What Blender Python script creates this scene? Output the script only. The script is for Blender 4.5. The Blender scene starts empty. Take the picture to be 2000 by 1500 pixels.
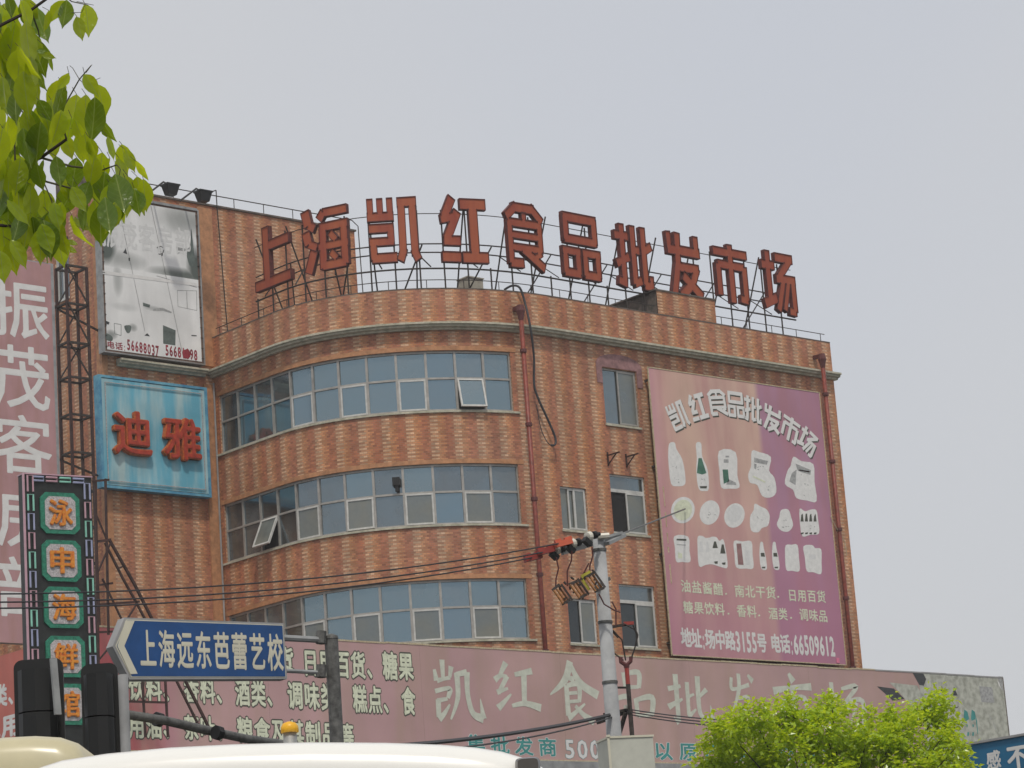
import bpy, bmesh, math, random
from mathutils import Vector, Matrix
from mathutils.geometry import delaunay_2d_cdt
random.seed(7)
C = bpy.context.scene.collection
SC = bpy.context.scene
# ------------------------------------------------------------------ camera, world, sun, exposure
F_PX, PITCH, ROLL, YAW = 5455.8, 0.2406, -0.0723, 0.7270
CAMZ = 1.6
_fw = Vector((math.sin(YAW)*math.cos(PITCH), math.cos(YAW)*math.cos(PITCH), math.sin(PITCH)))
_r = Vector((math.cos(YAW), -math.sin(YAW), 0)); _u = _r.cross(_fw)
CR = _r*math.cos(ROLL)+_u*math.sin(ROLL); CU = _u*math.cos(ROLL)-_r*math.sin(ROLL)
cam = bpy.data.cameras.new('camera'); camo = bpy.data.objects.new('camera', cam); C.objects.link(camo)
camo.matrix_world = Matrix(((CR.x, CU.x, -_fw.x, 0), (CR.y, CU.y, -_fw.y, 0), (CR.z, CU.z, -_fw.z, CAMZ), (0, 0, 0, 1)))
cam.sensor_width = 36; cam.lens = F_PX/2000*36; cam.clip_end = 3000; cam.clip_start = 0.1
SC.camera = camo
SUN_EL, SUN_AZ = math.radians(60), YAW+math.pi-math.radians(6)     # azimuth clockwise from +Y
w = bpy.data.worlds.new('World'); SC.world = w; w.use_nodes = True
wn = w.node_tree.nodes; wl = w.node_tree.links
sky = wn.new('ShaderNodeTexSky'); sky.sky_type = 'NISHITA'; sky.sun_disc = False
sky.sun_elevation = SUN_EL; sky.sun_rotation = SUN_AZ; sky.dust_density = 6; sky.air_density = 1.0; sky.ozone_density = 1
mixs = wn.new('ShaderNodeMix'); mixs.data_type = 'RGBA'; mixs.inputs[0].default_value = 0.80
mixs.inputs[7].default_value = (7.1, 7.2, 7.4, 1)
wtc = wn.new('ShaderNodeTexCoord'); wno = wn.new('ShaderNodeTexNoise'); wno.inputs['Scale'].default_value = 2.2; wno.inputs['Detail'].default_value = 3; wl.new(wtc.outputs['Generated'], wno.inputs[0])
wrp = wn.new('ShaderNodeValToRGB'); wl.new(wno.outputs[0], wrp.inputs[0]); wrp.color_ramp.elements[0].position = .3; wrp.color_ramp.elements[1].position = .7      # thin uneven haze
wrp.color_ramp.elements[0].color = (7.1/8, 7.33/8, 7.85/8, 1); wrp.color_ramp.elements[1].color = (7.9/8, 7.85/8, 7.75/8, 1)
wvm = wn.new('ShaderNodeVectorMath'); wvm.operation = 'SCALE'; wvm.inputs['Scale'].default_value = 8.; wl.new(wrp.outputs[0], wvm.inputs[0]); wl.new(wvm.outputs[0], mixs.inputs[7])
wl.new(sky.outputs[0], mixs.inputs[6]); wl.new(mixs.outputs[2], wn['Background'].inputs[0])
wn['Background'].inputs[1].default_value = 0.1
sd = bpy.data.lights.new('sun', 'SUN'); sd.energy = 2.1; sd.angle = math.radians(3); sd.color = (1, .94, .84)
so = bpy.data.objects.new('sun', sd); C.objects.link(so)
sdir = Vector((math.sin(SUN_AZ)*math.cos(SUN_EL), math.cos(SUN_AZ)*math.cos(SUN_EL), math.sin(SUN_EL)))
so.rotation_euler = sdir.to_track_quat('Z', 'Y').to_euler(); so.location = (0, 0, 60)
SC.view_settings.view_transform = 'Standard'; SC.view_settings.look = 'None'
SC.view_settings.gamma = 1; SC.view_settings.use_curve_mapping = False; SC.view_settings.exposure = -0.1
HAZE = .0005; SC.cycles.volume_bounces = 1; SC.cycles.max_bounces = 6; SC.cycles.transparent_max_bounces = 6

# ------------------------------------------------------------------ measured rays of the photograph -> real positions
CAM = Vector((0, 0, CAMZ))
def ray(px, py): return _fw + CR*((px-1000)/F_PX) + CU*((750-py)/F_PX)
def onY(px, py, y):
    d = ray(px, py); return CAM + d*(y/d.y)
def onX(px, py, x):
    d = ray(px, py); return CAM + d*(x/d.x)
def atd(px, py, dep): return CAM + ray(px, py)*dep
def level(px, py, z):
    d = ray(px, py); return CAM + d*((z-CAMZ)/d.z)
def onplane(px, py, O, N):
    d = ray(px, py); return CAM + d*((O-CAM).dot(N)/d.dot(N))

# ------------------------------------------------------------------ materials
def mat(name, col, rough=.7, metal=0., noise=.12, nscale=3., bump=0., bscale=40., spec=.4, col2=None, streak=False, n2=None):
    m = bpy.data.materials.new(name); m.use_nodes = True
    nt = m.node_tree; n = nt.nodes; l = nt.links; b = n['Principled BSDF']
    b.inputs['Roughness'].default_value = rough; b.inputs['Metallic'].default_value = metal
    b.inputs['Specular IOR Level'].default_value = spec
    tc = n.new('ShaderNodeTexCoord'); mp = n.new('ShaderNodeMapping'); l.new(tc.outputs['Object'], mp.inputs[0])
    if streak: mp.inputs['Scale'].default_value = (1, 1, .12)
    no = n.new('ShaderNodeTexNoise'); no.inputs['Scale'].default_value = nscale; no.inputs['Detail'].default_value = 6
    no.inputs['Roughness'].default_value = .65
    l.new(mp.outputs[0], no.inputs[0])
    rp = n.new('ShaderNodeValToRGB'); l.new(no.outputs[0], rp.inputs[0])
    c2 = col2 or tuple(max(0, c*(1-noise*2.2)) for c in col)
    c1 = col if col2 else tuple(min(1, c*(1+noise)) for c in col)
    rp.color_ramp.elements[0].position = .3; rp.color_ramp.elements[1].position = .68
    rp.color_ramp.elements[0].color = (*c2, 1); rp.color_ramp.elements[1].color = (*c1, 1)
    l.new(rp.outputs[0], b.inputs['Base Color'])
    if bump:
        n3 = n.new('ShaderNodeTexNoise'); n3.inputs['Scale'].default_value = bscale; l.new(tc.outputs['Object'], n3.inputs[0])
        bp = n.new('ShaderNodeBump'); bp.inputs['Strength'].default_value = bump; bp.inputs['Distance'].default_value = .02
        l.new(n3.outputs[0], bp.inputs['Height']); l.new(bp.outputs[0], b.inputs['Normal'])
    return m

def tile_mat():
    """small staggered facade tiles: cream, orange and red-brown columns; UV is in metres (along the wall, height)"""
    m = bpy.data.materials.new('facade_tiles'); m.use_nodes = True
    nt = m.node_tree; n = nt.nodes; l = nt.links; b = n['Principled BSDF']; b.inputs['Roughness'].default_value = .55
    b.inputs['Specular IOR Level'].default_value = .35
    def M(op, a, c=None, d=None):
        x = n.new('ShaderNodeMath'); x.operation = op
        for i, v in enumerate((a, c, d)):
            if v is None: continue
            if isinstance(v, (int, float)): x.inputs[i].default_value = v
            else: l.new(v, x.inputs[i])
        return x.outputs[0]
    uv = n.new('ShaderNodeUVMap'); uv.uv_map = 'UVMap'
    sx = n.new('ShaderNodeSeparateXYZ'); l.new(uv.outputs[0], sx.inputs[0]); u, v = sx.outputs[0], sx.outputs[1]
    rv = M('DIVIDE', v, .058); row = M('FLOOR', rv); odd = M('FLOORED_MODULO', row, 2.)
    tu = M('ADD', M('DIVIDE', u, .118), M('MULTIPLY', odd, .5)); i = M('FLOOR', tu)
    k = M('FLOORED_MODULO', i, 6.)
    cb = n.new('ShaderNodeCombineXYZ'); l.new(i, cb.inputs[0]); l.new(row, cb.inputs[1])
    wnn = n.new('ShaderNodeTexWhiteNoise'); wnn.noise_dimensions = '2D'; l.new(cb.outputs[0], wnn.inputs[0])
    def ramp(cols):
        r = n.new('ShaderNodeValToRGB'); r.color_ramp.interpolation = 'CONSTANT'
        e = r.color_ramp.elements
        while len(e) > 1: e.remove(e[-1])
        for j, c in enumerate(cols):
            q = e[0] if j == 0 else e.new(j/6)
            q.position = j/6; q.color = (*c, 1)
        l.new(M('ADD', M('DIVIDE', k, 6.), .02), r.inputs[0]); return r.outputs[0]
    A = ramp([(.53, .345, .225), (.57, .38, .25), (.49, .25, .13), (.45, .205, .105), (.37, .145, .085), (.37, .15, .09)])
    B = ramp([(.37, .185, .11), (.43, .225, .13), (.48, .24, .13), (.43, .19, .10), (.36, .145, .085), (.39, .16, .09)])
    mx = n.new('ShaderNodeMix'); mx.data_type = 'RGBA'; l.new(odd, mx.inputs[0]); l.new(A, mx.inputs[6]); l.new(B, mx.inputs[7])
    # per tile value + slow weathering
    va = M('ADD', M('MULTIPLY', wnn.outputs[0], .55), .74)
    tc = n.new('ShaderNodeTexCoord'); mp = n.new('ShaderNodeMapping'); mp.inputs['Scale'].default_value = (1, 1, .25); l.new(tc.outputs['Object'], mp.inputs[0])
    no = n.new('ShaderNodeTexNoise'); no.inputs['Scale'].default_value = 1.3; no.inputs['Detail'].default_value = 8; l.new(mp.outputs[0], no.inputs[0])
    wv = M('ADD', M('MULTIPLY', no.outputs[0], .9), .50)
    no2 = n.new('ShaderNodeTexNoise'); no2.inputs['Scale'].default_value = .45; no2.inputs['Detail'].default_value = 3; l.new(tc.outputs['Object'], no2.inputs[0])
    hs = n.new('ShaderNodeHueSaturation'); l.new(mx.outputs[2], hs.inputs['Color']); l.new(M('MULTIPLY', va, wv), hs.inputs['Value'])
    l.new(M('ADD', M('MULTIPLY', no2.outputs[0], .35), .87), hs.inputs['Saturation'])
    # mortar
    fu = M('FRACT', tu); fv = M('FRACT', rv)
    mo = M('MAXIMUM', M('LESS_THAN', fu, .06), M('LESS_THAN', fv, .12))
    mm = n.new('ShaderNodeMix'); mm.data_type = 'RGBA'; l.new(mo, mm.inputs[0]); l.new(hs.outputs[0], mm.inputs[6]); mm.inputs[7].default_value = (.28, .17, .12, 1)
    l.new(mm.outputs[2], b.inputs['Base Color'])
    bp = n.new('ShaderNodeBump'); bp.inputs['Strength'].default_value = .35; bp.inputs['Distance'].default_value = .006; bp.invert = True
    l.new(mo, bp.inputs['Height']); l.new(bp.outputs[0], b.inputs['Normal'])
    return m

M = {}
M['tile'] = tile_mat()
M['orange_tile'] = mat('plain_orange_tile', (.46, .225, .11), .55, noise=.16, nscale=6, bump=.1)
M['cement'] = mat('cornice_cement', (.56, .53, .43), .85, noise=.3, nscale=5, bump=.3, col2=(.28, .28, .21))
M['mauve'] = mat('mauve_render', (.30, .165, .165), .8, noise=.2, nscale=4)
M['roof'] = mat('roof_felt', (.16, .155, .15), .9)
M['alu'] = mat('aluminium_frame', (.38, .365, .34), .45, .3, noise=.12, nscale=4)
M['alu_white'] = mat('white_window_frame', (.54, .54, .52), .5, noise=.1, nscale=5)
def glass(name, col, rough=.08, dirt=.25, dcol=(.25, .27, .28), sc=1.1):
    m = bpy.data.materials.new(name); m.use_nodes = True; nt = m.node_tree; n = nt.nodes; l = nt.links; b = n['Principled BSDF']
    b.inputs['Metallic'].default_value = 1; b.inputs['Roughness'].default_value = rough; b.inputs['Base Color'].default_value = (*col, 1)
    tc = n.new('ShaderNodeTexCoord'); no = n.new('ShaderNodeTexNoise'); no.inputs['Scale'].default_value = sc; no.inputs['Detail'].default_value = 5
    geo = n.new('ShaderNodeNewGeometry'); l.new(geo.outputs['Position'], no.inputs[0])
    d = n.new('ShaderNodeBsdfDiffuse'); d.inputs[0].default_value = (*dcol, 1)
    oi = n.new('ShaderNodeObjectInfo')
    mr = n.new('ShaderNodeMapRange'); mr.inputs[1].default_value = .35; mr.inputs[2].default_value = .75; mr.inputs[3].default_value = dirt*.3; mr.inputs[4].default_value = dirt*1.3
    l.new(no.outputs[0], mr.inputs[0])
    ad = n.new('ShaderNodeMath'); ad.operation = 'MULTIPLY_ADD'; ad.inputs[1].default_value = dirt*.5; l.new(oi.outputs['Random'], ad.inputs[0]); l.new(mr.outputs[0], ad.inputs[2])
    mx = n.new('ShaderNodeMixShader'); l.new(ad.outputs[0], mx.inputs[0]); l.new(b.outputs[0], mx.inputs[1]); l.new(d.outputs[0], mx.inputs[2])
    l.new(mx.outputs[0], n['Material Output'].inputs[0]); return m
M['glass'] = glass('blue_reflective_glass', (.20, .285, .335), .07, .22)
M['glass_smoky'] = glass('smoky_reflective_glass', (.20, .26, .30), .10, .36, (.17, .17, .165))
M['glass_grey'] = glass('grey_dusty_glass', (.2, .24, .26), .25, .6, (.22, .22, .19))
M['glass_dark'] = glass('dark_window_glass', (.06, .07, .08), .08, .35, (.10, .11, .11))
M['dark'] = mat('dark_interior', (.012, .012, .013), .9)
M['red_pipe'] = mat('red_painted_pipe', (.22, .045, .03), .5, noise=.25, nscale=8)
M['dark_red'] = mat('dark_red_hopper', (.11, .03, .03), .6, noise=.2)
M['cable'] = mat('black_cable', (.03, .03, .035), .5)
M['steel_dark'] = mat('rusty_dark_steel', (.055, .045, .04), .7, .2, noise=.3, nscale=10)
M['steel_brown'] = mat('brown_painted_steel', (.05, .02, .016), .6, noise=.3, nscale=8)
M['letter_face'] = mat('faded_red_orange_sheet', (.37, .095, .035), .65, noise=.2, nscale=1.6, col2=(.24, .035, .022), streak=True)
M['letter_rim'] = mat('dark_red_rim', (.11, .022, .018), .7, noise=.25, nscale=7)
M['white_print'] = mat('white_print', (.70, .70, .69), .75, noise=.05)
M['cream_print'] = mat('cream_print', (.66, .70, .54), .8, noise=.12, nscale=6)
M['brush_print'] = mat('pale_brush_print', (.54, .57, .49), .8, noise=.09, nscale=4)
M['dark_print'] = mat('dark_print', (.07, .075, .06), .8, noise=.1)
M['teal_print'] = mat('teal_print', (.05, .26, .25), .8, noise=.1)
M['grey_print'] = mat('grey_print', (.36, .37, .37), .8, noise=.2, nscale=9)
M['faint_print'] = mat('faint_print', (.64, .65, .65), .8, noise=.05, nscale=9)
M['red_print'] = mat('red_print', (.30, .03, .05), .8, noise=.2)
M['green_print'] = mat('green_print', (.06, .17, .12), .8, noise=.2)
M['greygreen'] = mat('grey_green_print', (.12, .15, .14), .8, noise=.2, nscale=4)
M['concrete_pole'] = mat('pole_concrete', (.33, .34, .35), .8, noise=.12, nscale=3, bump=.2)
M['galv'] = mat('galvanised_steel', (.34, .35, .35), .5, .5, noise=.15)
M['galv_dark'] = mat('weathered_sign_post', (.12, .12, .115), .6, .2, noise=.3, nscale=12)
M['insul_white'] = mat('porcelain_white', (.62, .60, .52), .25, noise=.05)
M['black'] = mat('black_plastic', (.007, .0075, .008), .5, noise=.15)
M['orange_cover'] = mat('orange_red_cover', (.55, .11, .055), .5, noise=.15)
M['red_cover'] = mat('dark_red_cover', (.33, .045, .035), .5, noise=.15)
M['amber'] = mat('amber_rod', (.36, .16, .05), .4, noise=.25, nscale=20)
M['yellow'] = mat('yellow_green_cap', (.40, .36, .03), .45, noise=.2, nscale=12)
M['yellow_dome'] = mat('yellow_plastic', (.75, .40, .02), .4, noise=.05)
M['white_paint'] = mat('white_vehicle_paint', (.78, .78, .75), .22, noise=.015, nscale=1, spec=.6)
M['cream_paint'] = mat('cream_vehicle_paint', (.52, .47, .30), .3, noise=.06, nscale=2, spec=.6)
M['lamp_smoke'] = mat('smoked_lamp_lens', (.06, .05, .04), .15, noise=.05, spec=.8)
M['box_white'] = mat('aged_white_box', (.50, .51, .45), .7, noise=.06, nscale=6)
M['asphalt'] = mat('asphalt', (.05, .05, .05), .9, noise=.2, nscale=2, bump=.2)
M['bark'] = mat('tree_bark', (.055, .04, .03), .9, noise=.3, nscale=9, bump=.3)
M['twig'] = mat('green_brown_twig', (.07, .065, .03), .7, noise=.2, nscale=20)
M['sign_blue'] = mat('road_sign_blue', (.008, .065, .22), .4, noise=.12, nscale=2.5)
M['sign_edge'] = mat('sign_edge_grey', (.33, .33, .33), .5, .2)
M['sign_cream'] = mat('reflective_cream', (.60, .58, .47), .5, noise=.04)
M['shop_blue'] = mat('shop_sign_blue', (.012, .13, .26), .5, noise=.1, nscale=1)
M['neon_board'] = mat('neon_board_black', (.014, .017, .016), .5, noise=.3, nscale=6)
M['green_frame'] = mat('green_neon_border', (.02, .21, .13), .45, noise=.25, nscale=15)
M['medallion'] = mat('medallion_white', (.48, .46, .47), .6, noise=.25, nscale=30)
M['neon_orange'] = mat('orange_neon_letter', (.72, .33, .03), .4, noise=.35, nscale=20, col2=(.52, .09, .01))
M['tube_pink'] = mat('pink_neon_tube', (.52, .32, .38), .3, noise=.1)
M['tube_green'] = mat('green_neon_tube', (.26, .58, .47), .3, noise=.1)
M['tube_violet'] = mat('violet_neon_tube', (.34, .37, .54), .3, noise=.1)
M['ac'] = mat('aircon_casing', (.40, .38, .32), .6)
M['grey_wall'] = mat('grey_render_wall', (.16, .17, .18), .9, noise=.2, nscale=2)
M['dark_cement'] = mat('dark_mottled_cement', (.18, .14, .12), .9, noise=.3, nscale=4, col2=(.05, .05, .04))
M['yellow_trim'] = mat('rusty_yellow_edge', (.60, .54, .38), .7, noise=.3, nscale=25, col2=(.30, .22, .12))

def sheet_mat(name, cols, pos, axis='u', noise=.08, streak=True, rough=.7, stain=(.4, .3, .28), stain_amt=.35, nscale=3., const=False):
    """printed sheet: colours run along u or v of the sheet's own UV (0..1), with faded streaks"""
    m = bpy.data.materials.new(name); m.use_nodes = True; nt = m.node_tree; n = nt.nodes; l = nt.links; b = n['Principled BSDF']
    b.inputs['Roughness'].default_value = rough; b.inputs['Specular IOR Level'].default_value = .25
    uv = n.new('ShaderNodeUVMap'); uv.uv_map = 'UVMap'; sx = n.new('ShaderNodeSeparateXYZ'); l.new(uv.outputs[0], sx.inputs[0])
    r = n.new('ShaderNodeValToRGB'); l.new(sx.outputs[0 if axis == 'u' else 1], r.inputs[0])
    if const: r.color_ramp.interpolation = 'CONSTANT'
    e = r.color_ramp.elements
    while len(e) > 1: e.remove(e[-1])
    for j, (c, p) in enumerate(zip(cols, pos)):
        q = e[0] if j == 0 else e.new(p); q.position = p; q.color = (*c, 1)
    tc = n.new('ShaderNodeTexCoord'); mp = n.new('ShaderNodeMapping'); l.new(tc.outputs['Object'], mp.inputs[0])
    if streak: mp.inputs['Scale'].default_value = (1, 1, .15)
    no = n.new('ShaderNodeTexNoise'); no.inputs['Scale'].default_value = nscale; no.inputs['Detail'].default_value = 7; l.new(mp.outputs[0], no.inputs[0])
    mr = n.new('ShaderNodeMapRange'); mr.inputs[1].default_value = .42; mr.inputs[2].default_value = .64; mr.inputs[4].default_value = stain_amt; l.new(no.outputs[0], mr.inputs[0])
    mx = n.new('ShaderNodeMix'); mx.data_type = 'RGBA'; l.new(mr.outputs[0], mx.inputs[0]); l.new(r.outputs[0], mx.inputs[6]); mx.inputs[7].default_value = (*stain, 1)
    n2 = n.new('ShaderNodeTexNoise'); n2.inputs['Scale'].default_value = nscale*.4; n2.inputs['Detail'].default_value = 4; l.new(tc.outputs['Object'], n2.inputs[0])
    m2 = n.new('ShaderNodeMapRange'); m2.inputs[1].default_value = .3; m2.inputs[2].default_value = .7; m2.inputs[3].default_value = 1-noise*1.5; m2.inputs[4].default_value = 1+noise; l.new(n2.outputs[0], m2.inputs[0])
    hs = n.new('ShaderNodeHueSaturation'); l.new(mx.outputs[2], hs.inputs['Color']); l.new(m2.outputs[0], hs.inputs['Value']); l.new(hs.outputs[0], b.inputs['Base Color'])
    return m, n, l
M['pink'] = sheet_mat('faded_pink_banner', [(.44, .255, .265)]*2, [0, 1], stain=(.36, .20, .17), stain_amt=.5)[0]
M['fascia'] = sheet_mat('faded_rose_fascia', [(.45, .07, .09), (.45, .09, .12), (.46, .24, .27), (.47, .30, .30), (.46, .29, .30), (.46, .31, .29), (.44, .29, .29), (.43, .29, .28)],
                        [0, .045, .066, .085, .35, .6, .8, 1], stain=(.40, .28, .235), stain_amt=.6, nscale=1.2)[0]
M['fascia_side'] = sheet_mat('salmon_fascia', [(.52, .155, .125)]*2, [0, 1], stain=(.5, .2, .17), stain_amt=.4)[0]
M['mottled'] = sheet_mat('mottled_pale_sheet', [(.46, .475, .42)]*2, [0, 1], stain=(.24, .25, .21), stain_amt=.75, nscale=5, streak=False)[0]
M['purple'] = sheet_mat('faded_purple_billboard', [(.55, .30, .33), (.60, .38, .33), (.62, .43, .345), (.58, .38, .33), (.61, .425, .345), (.41, .225, .315), (.42, .225, .32), (.39, .20, .285)],
                        [0, .08, .2, .33, .60, .63, .9, 1], stain=(.42, .19, .20), stain_amt=.45, nscale=1.4)
def _purple_fix():
    m, n, l = M['purple']; b = n['Principled BSDF']
    src = b.inputs['Base Color'].links[0].from_socket
    uv = [x for x in n if x.type == 'UVMAP'][0]; sx = n.new('ShaderNodeSeparateXYZ'); l.new(uv.outputs[0], sx.inputs[0])
    # the lower half is less faded: deeper mauve
    no = n.new('ShaderNodeTexNoise'); no.inputs['Scale'].default_value = 2.5; l.new(uv.outputs[0], no.inputs[0])
    ad = n.new('ShaderNodeMath'); ad.operation = 'MULTIPLY_ADD'; ad.inputs[1].default_value = .35; l.new(no.outputs[0], ad.inputs[0]); l.new(sx.outputs[1], ad.inputs[2])
    mr = n.new('ShaderNodeMapRange'); mr.inputs[1].default_value = .25; mr.inputs[2].default_value = .80; mr.inputs[3].default_value = .60; mr.inputs[4].default_value = 0; l.new(ad.outputs[0], mr.inputs[0])
    mx = n.new('ShaderNodeMix'); mx.data_type = 'RGBA'; l.new(mr.outputs[0], mx.inputs[0]); l.new(src, mx.inputs[6]); mx.inputs[7].default_value = (.43, .18, .27, 1)
    l.new(mx.outputs[2], b.inputs['Base Color']); M['purple'] = m
_purple_fix()
M['blue_board'] = sheet_mat('weathered_sky_blue_board', [(.13, .40, .53)]*2, [0, 1], stain=(.42, .56, .57), stain_amt=.9, nscale=2.2, noise=.12)[0]
M['blue_rim'] = mat('deep_blue_board_rim', (.16, .42, .54), .6, noise=.3, nscale=2.5, col2=(.03, .17, .34))
def white_board_mat():
    m, n, l = sheet_mat('bleached_photo_banner', [(.70, .71, .71)]*2, [0, 1], stain=(.78, .79, .79), stain_amt=.8, nscale=2.5)
    b = n['Principled BSDF']; src = b.inputs['Base Color'].links[0].from_socket
    uv = [x for x in n if x.type == 'UVMAP'][0]; sx = n.new('ShaderNodeSeparateXYZ'); l.new(uv.outputs[0], sx.inputs[0])
    def Ma(op, a, c, d=None):
        x = n.new('ShaderNodeMath'); x.operation = op
        for i, v in enumerate((a, c, d)):
            if v is None: continue
            if isinstance(v, (int, float)): x.inputs[i].default_value = v
            else: l.new(v, x.inputs[i])
        return x.outputs[0]
    no = n.new('ShaderNodeTexNoise'); no.inputs['Scale'].default_value = 6; no.inputs['Detail'].default_value = 6; l.new(uv.outputs[0], no.inputs[0])
    def blob(cx, cy, rx, ry, amp):
        du = Ma('DIVIDE', Ma('SUBTRACT', sx.outputs[0], cx), rx); dv = Ma('DIVIDE', Ma('SUBTRACT', sx.outputs[1], cy), ry)
        r2 = Ma('ADD', Ma('MULTIPLY', du, du), Ma('MULTIPLY', dv, dv))
        r2 = Ma('ADD', r2, Ma('MULTIPLY_ADD', no.outputs[0], 0.5, -.25))
        x = n.new('ShaderNodeMapRange'); x.inputs[1].default_value = 0; x.inputs[2].default_value = 1; x.inputs[3].default_value = amp; x.inputs[4].default_value = 0; l.new(r2, x.inputs[0]); return x.outputs[0]
    g = Ma('GREATER_THAN', sx.outputs[1], .545)
    t = Ma('MULTIPLY', Ma('MAXIMUM', Ma('MAXIMUM', blob(.02, .66, .13, .12, 1.3), blob(.2, .60, .28, .07, .5)), Ma('MAXIMUM', blob(.99, .62, .12, .17, 1.2), blob(.82, .560, .40, .055, .95))), g)
    t = Ma('MAXIMUM', t, blob(.88, .93, .32, .11, .6))
    t = Ma('MAXIMUM', t, blob(.14, .46, .06, .12, .5))
    t = Ma('MAXIMUM', t, blob(.05, .10, .07, .035, .7)); t = Ma('MAXIMUM', t, blob(.28, .165, .05, .03, .6))
    t = Ma('MAXIMUM', t, blob(.5, .31, .12, .02, .4)); t = Ma('MAXIMUM', t, blob(.2, .29, .16, .03, .22))
    mx = n.new('ShaderNodeMix'); mx.data_type = 'RGBA'; l.new(t, mx.inputs[0]); l.new(src, mx.inputs[6]); mx.inputs[7].default_value = (.10, .12, .11, 1)
    l.new(mx.outputs[2], b.inputs['Base Color']); return m
M['white_board'] = white_board_mat()

def leaf_mat(name, col, tcol, k=.5, veins=True):
    m = bpy.data.materials.new(name); m.use_nodes = True; nt = m.node_tree; n = nt.nodes; l = nt.links; b = n['Principled BSDF']
    b.inputs['Roughness'].default_value = .25; b.inputs['Specular IOR Level'].default_value = .7
    tc = n.new('ShaderNodeTexCoord'); no = n.new('ShaderNodeTexNoise'); no.inputs['Scale'].default_value = 3 if veins else 30; no.inputs['Detail'].default_value = 4; l.new(tc.outputs['Object'], no.inputs[0])
    oi = n.new('ShaderNodeObjectInfo'); geo = n.new('ShaderNodeNewGeometry')
    ad = n.new('ShaderNodeMath'); ad.operation = 'ADD'; l.new(oi.outputs['Random'], ad.inputs[0]); l.new(geo.outputs['Random Per Island'], ad.inputs[1])
    a2 = n.new('ShaderNodeMath'); a2.operation = 'MULTIPLY_ADD'; a2.inputs[1].default_value = .4; l.new(ad.outputs[0], a2.inputs[0])
    m3 = n.new('ShaderNodeMath'); m3.operation = 'MULTIPLY'; m3.inputs[1].default_value = .6; l.new(no.outputs[0], m3.inputs[0]); l.new(m3.outputs[0], a2.inputs[2])
    mr = n.new('ShaderNodeMapRange'); mr.inputs[2].default_value = 1.2; mr.inputs[3].default_value = .45; mr.inputs[4].default_value = 1.4; l.new(a2.outputs[0], mr.inputs[0])
    hs = n.new('ShaderNodeHueSaturation'); hs.inputs['Color'].default_value = (*col, 1); l.new(mr.outputs[0], hs.inputs['Value']); l.new(hs.outputs[0], b.inputs['Base Color'])
    h2 = n.new('ShaderNodeHueSaturation'); h2.inputs['Color'].default_value = (*tcol, 1); l.new(mr.outputs[0], h2.inputs['Value'])
    t = n.new('ShaderNodeBsdfTranslucent'); l.new(h2.outputs[0], t.inputs[0])
    mx = n.new('ShaderNodeMixShader'); mx.inputs[0].default_value = k; l.new(b.outputs[0], mx.inputs[1]); l.new(t.outputs[0], mx.inputs[2])
    l.new(mx.outputs[0], n['Material Output'].inputs[0])
    if veins:      # pale midrib and side veins, drawn in the leaf's own coordinates
        sx = n.new('ShaderNodeSeparateXYZ'); l.new(tc.outputs['Object'], sx.inputs[0])
        def Q(op, x, y=None, z=None):
            q = n.new('ShaderNodeMath'); q.operation = op
            for i, v in enumerate((x, y, z)):
                if v is None: continue
                if isinstance(v, (int, float)): q.inputs[i].default_value = v
                else: l.new(v, q.inputs[i])
            return q.outputs[0]
        ax = Q('ABSOLUTE', sx.outputs[0]); mid = Q('MULTIPLY', Q('LESS_THAN', ax, .012), .7)
        sv = Q('LESS_THAN', Q('FRACT', Q('MULTIPLY', Q('ADD', sx.outputs[1], Q('MULTIPLY', ax, -1.0)), 7.)), .12)
        tot = Q('MAXIMUM', mid, Q('MULTIPLY', sv, .2))
        for node in (hs, h2):
            m4 = n.new('ShaderNodeMix'); m4.data_type = 'RGBA'; l.new(tot, m4.inputs[0]); m4.inputs[7].default_value = (.38, .46, .10, 1)
            tgt = node.outputs[0].links[0].to_socket; l.new(node.outputs[0], m4.inputs[6]); l.new(m4.outputs[2], tgt)
        bp = n.new('ShaderNodeBump'); bp.inputs['Strength'].default_value = .5; bp.inputs['Distance'].default_value = .01; n5 = n.new('ShaderNodeTexNoise'); n5.inputs['Scale'].default_value = 5
        l.new(tc.outputs['Object'], n5.inputs[0]); l.new(Q('ADD', tot, n5.outputs[0]), bp.inputs['Height']); l.new(bp.outputs[0], b.inputs['Normal'])
    return m
M['leaf'] = leaf_mat('camphor_leaf', (.19, .29, .015), (.70, .78, .015), .6)
M['leaf_dark'] = leaf_mat('camphor_leaf_mature', (.08, .15, .012), (.34, .46, .01), .5)
M['leaf_tree'] = leaf_mat('young_camphor_leaf', (.28, .40, .02), (.70, .80, .03), .5, False)
M['leaf_tree'].node_tree.nodes['Principled BSDF'].inputs['Roughness'].default_value = .3

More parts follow.
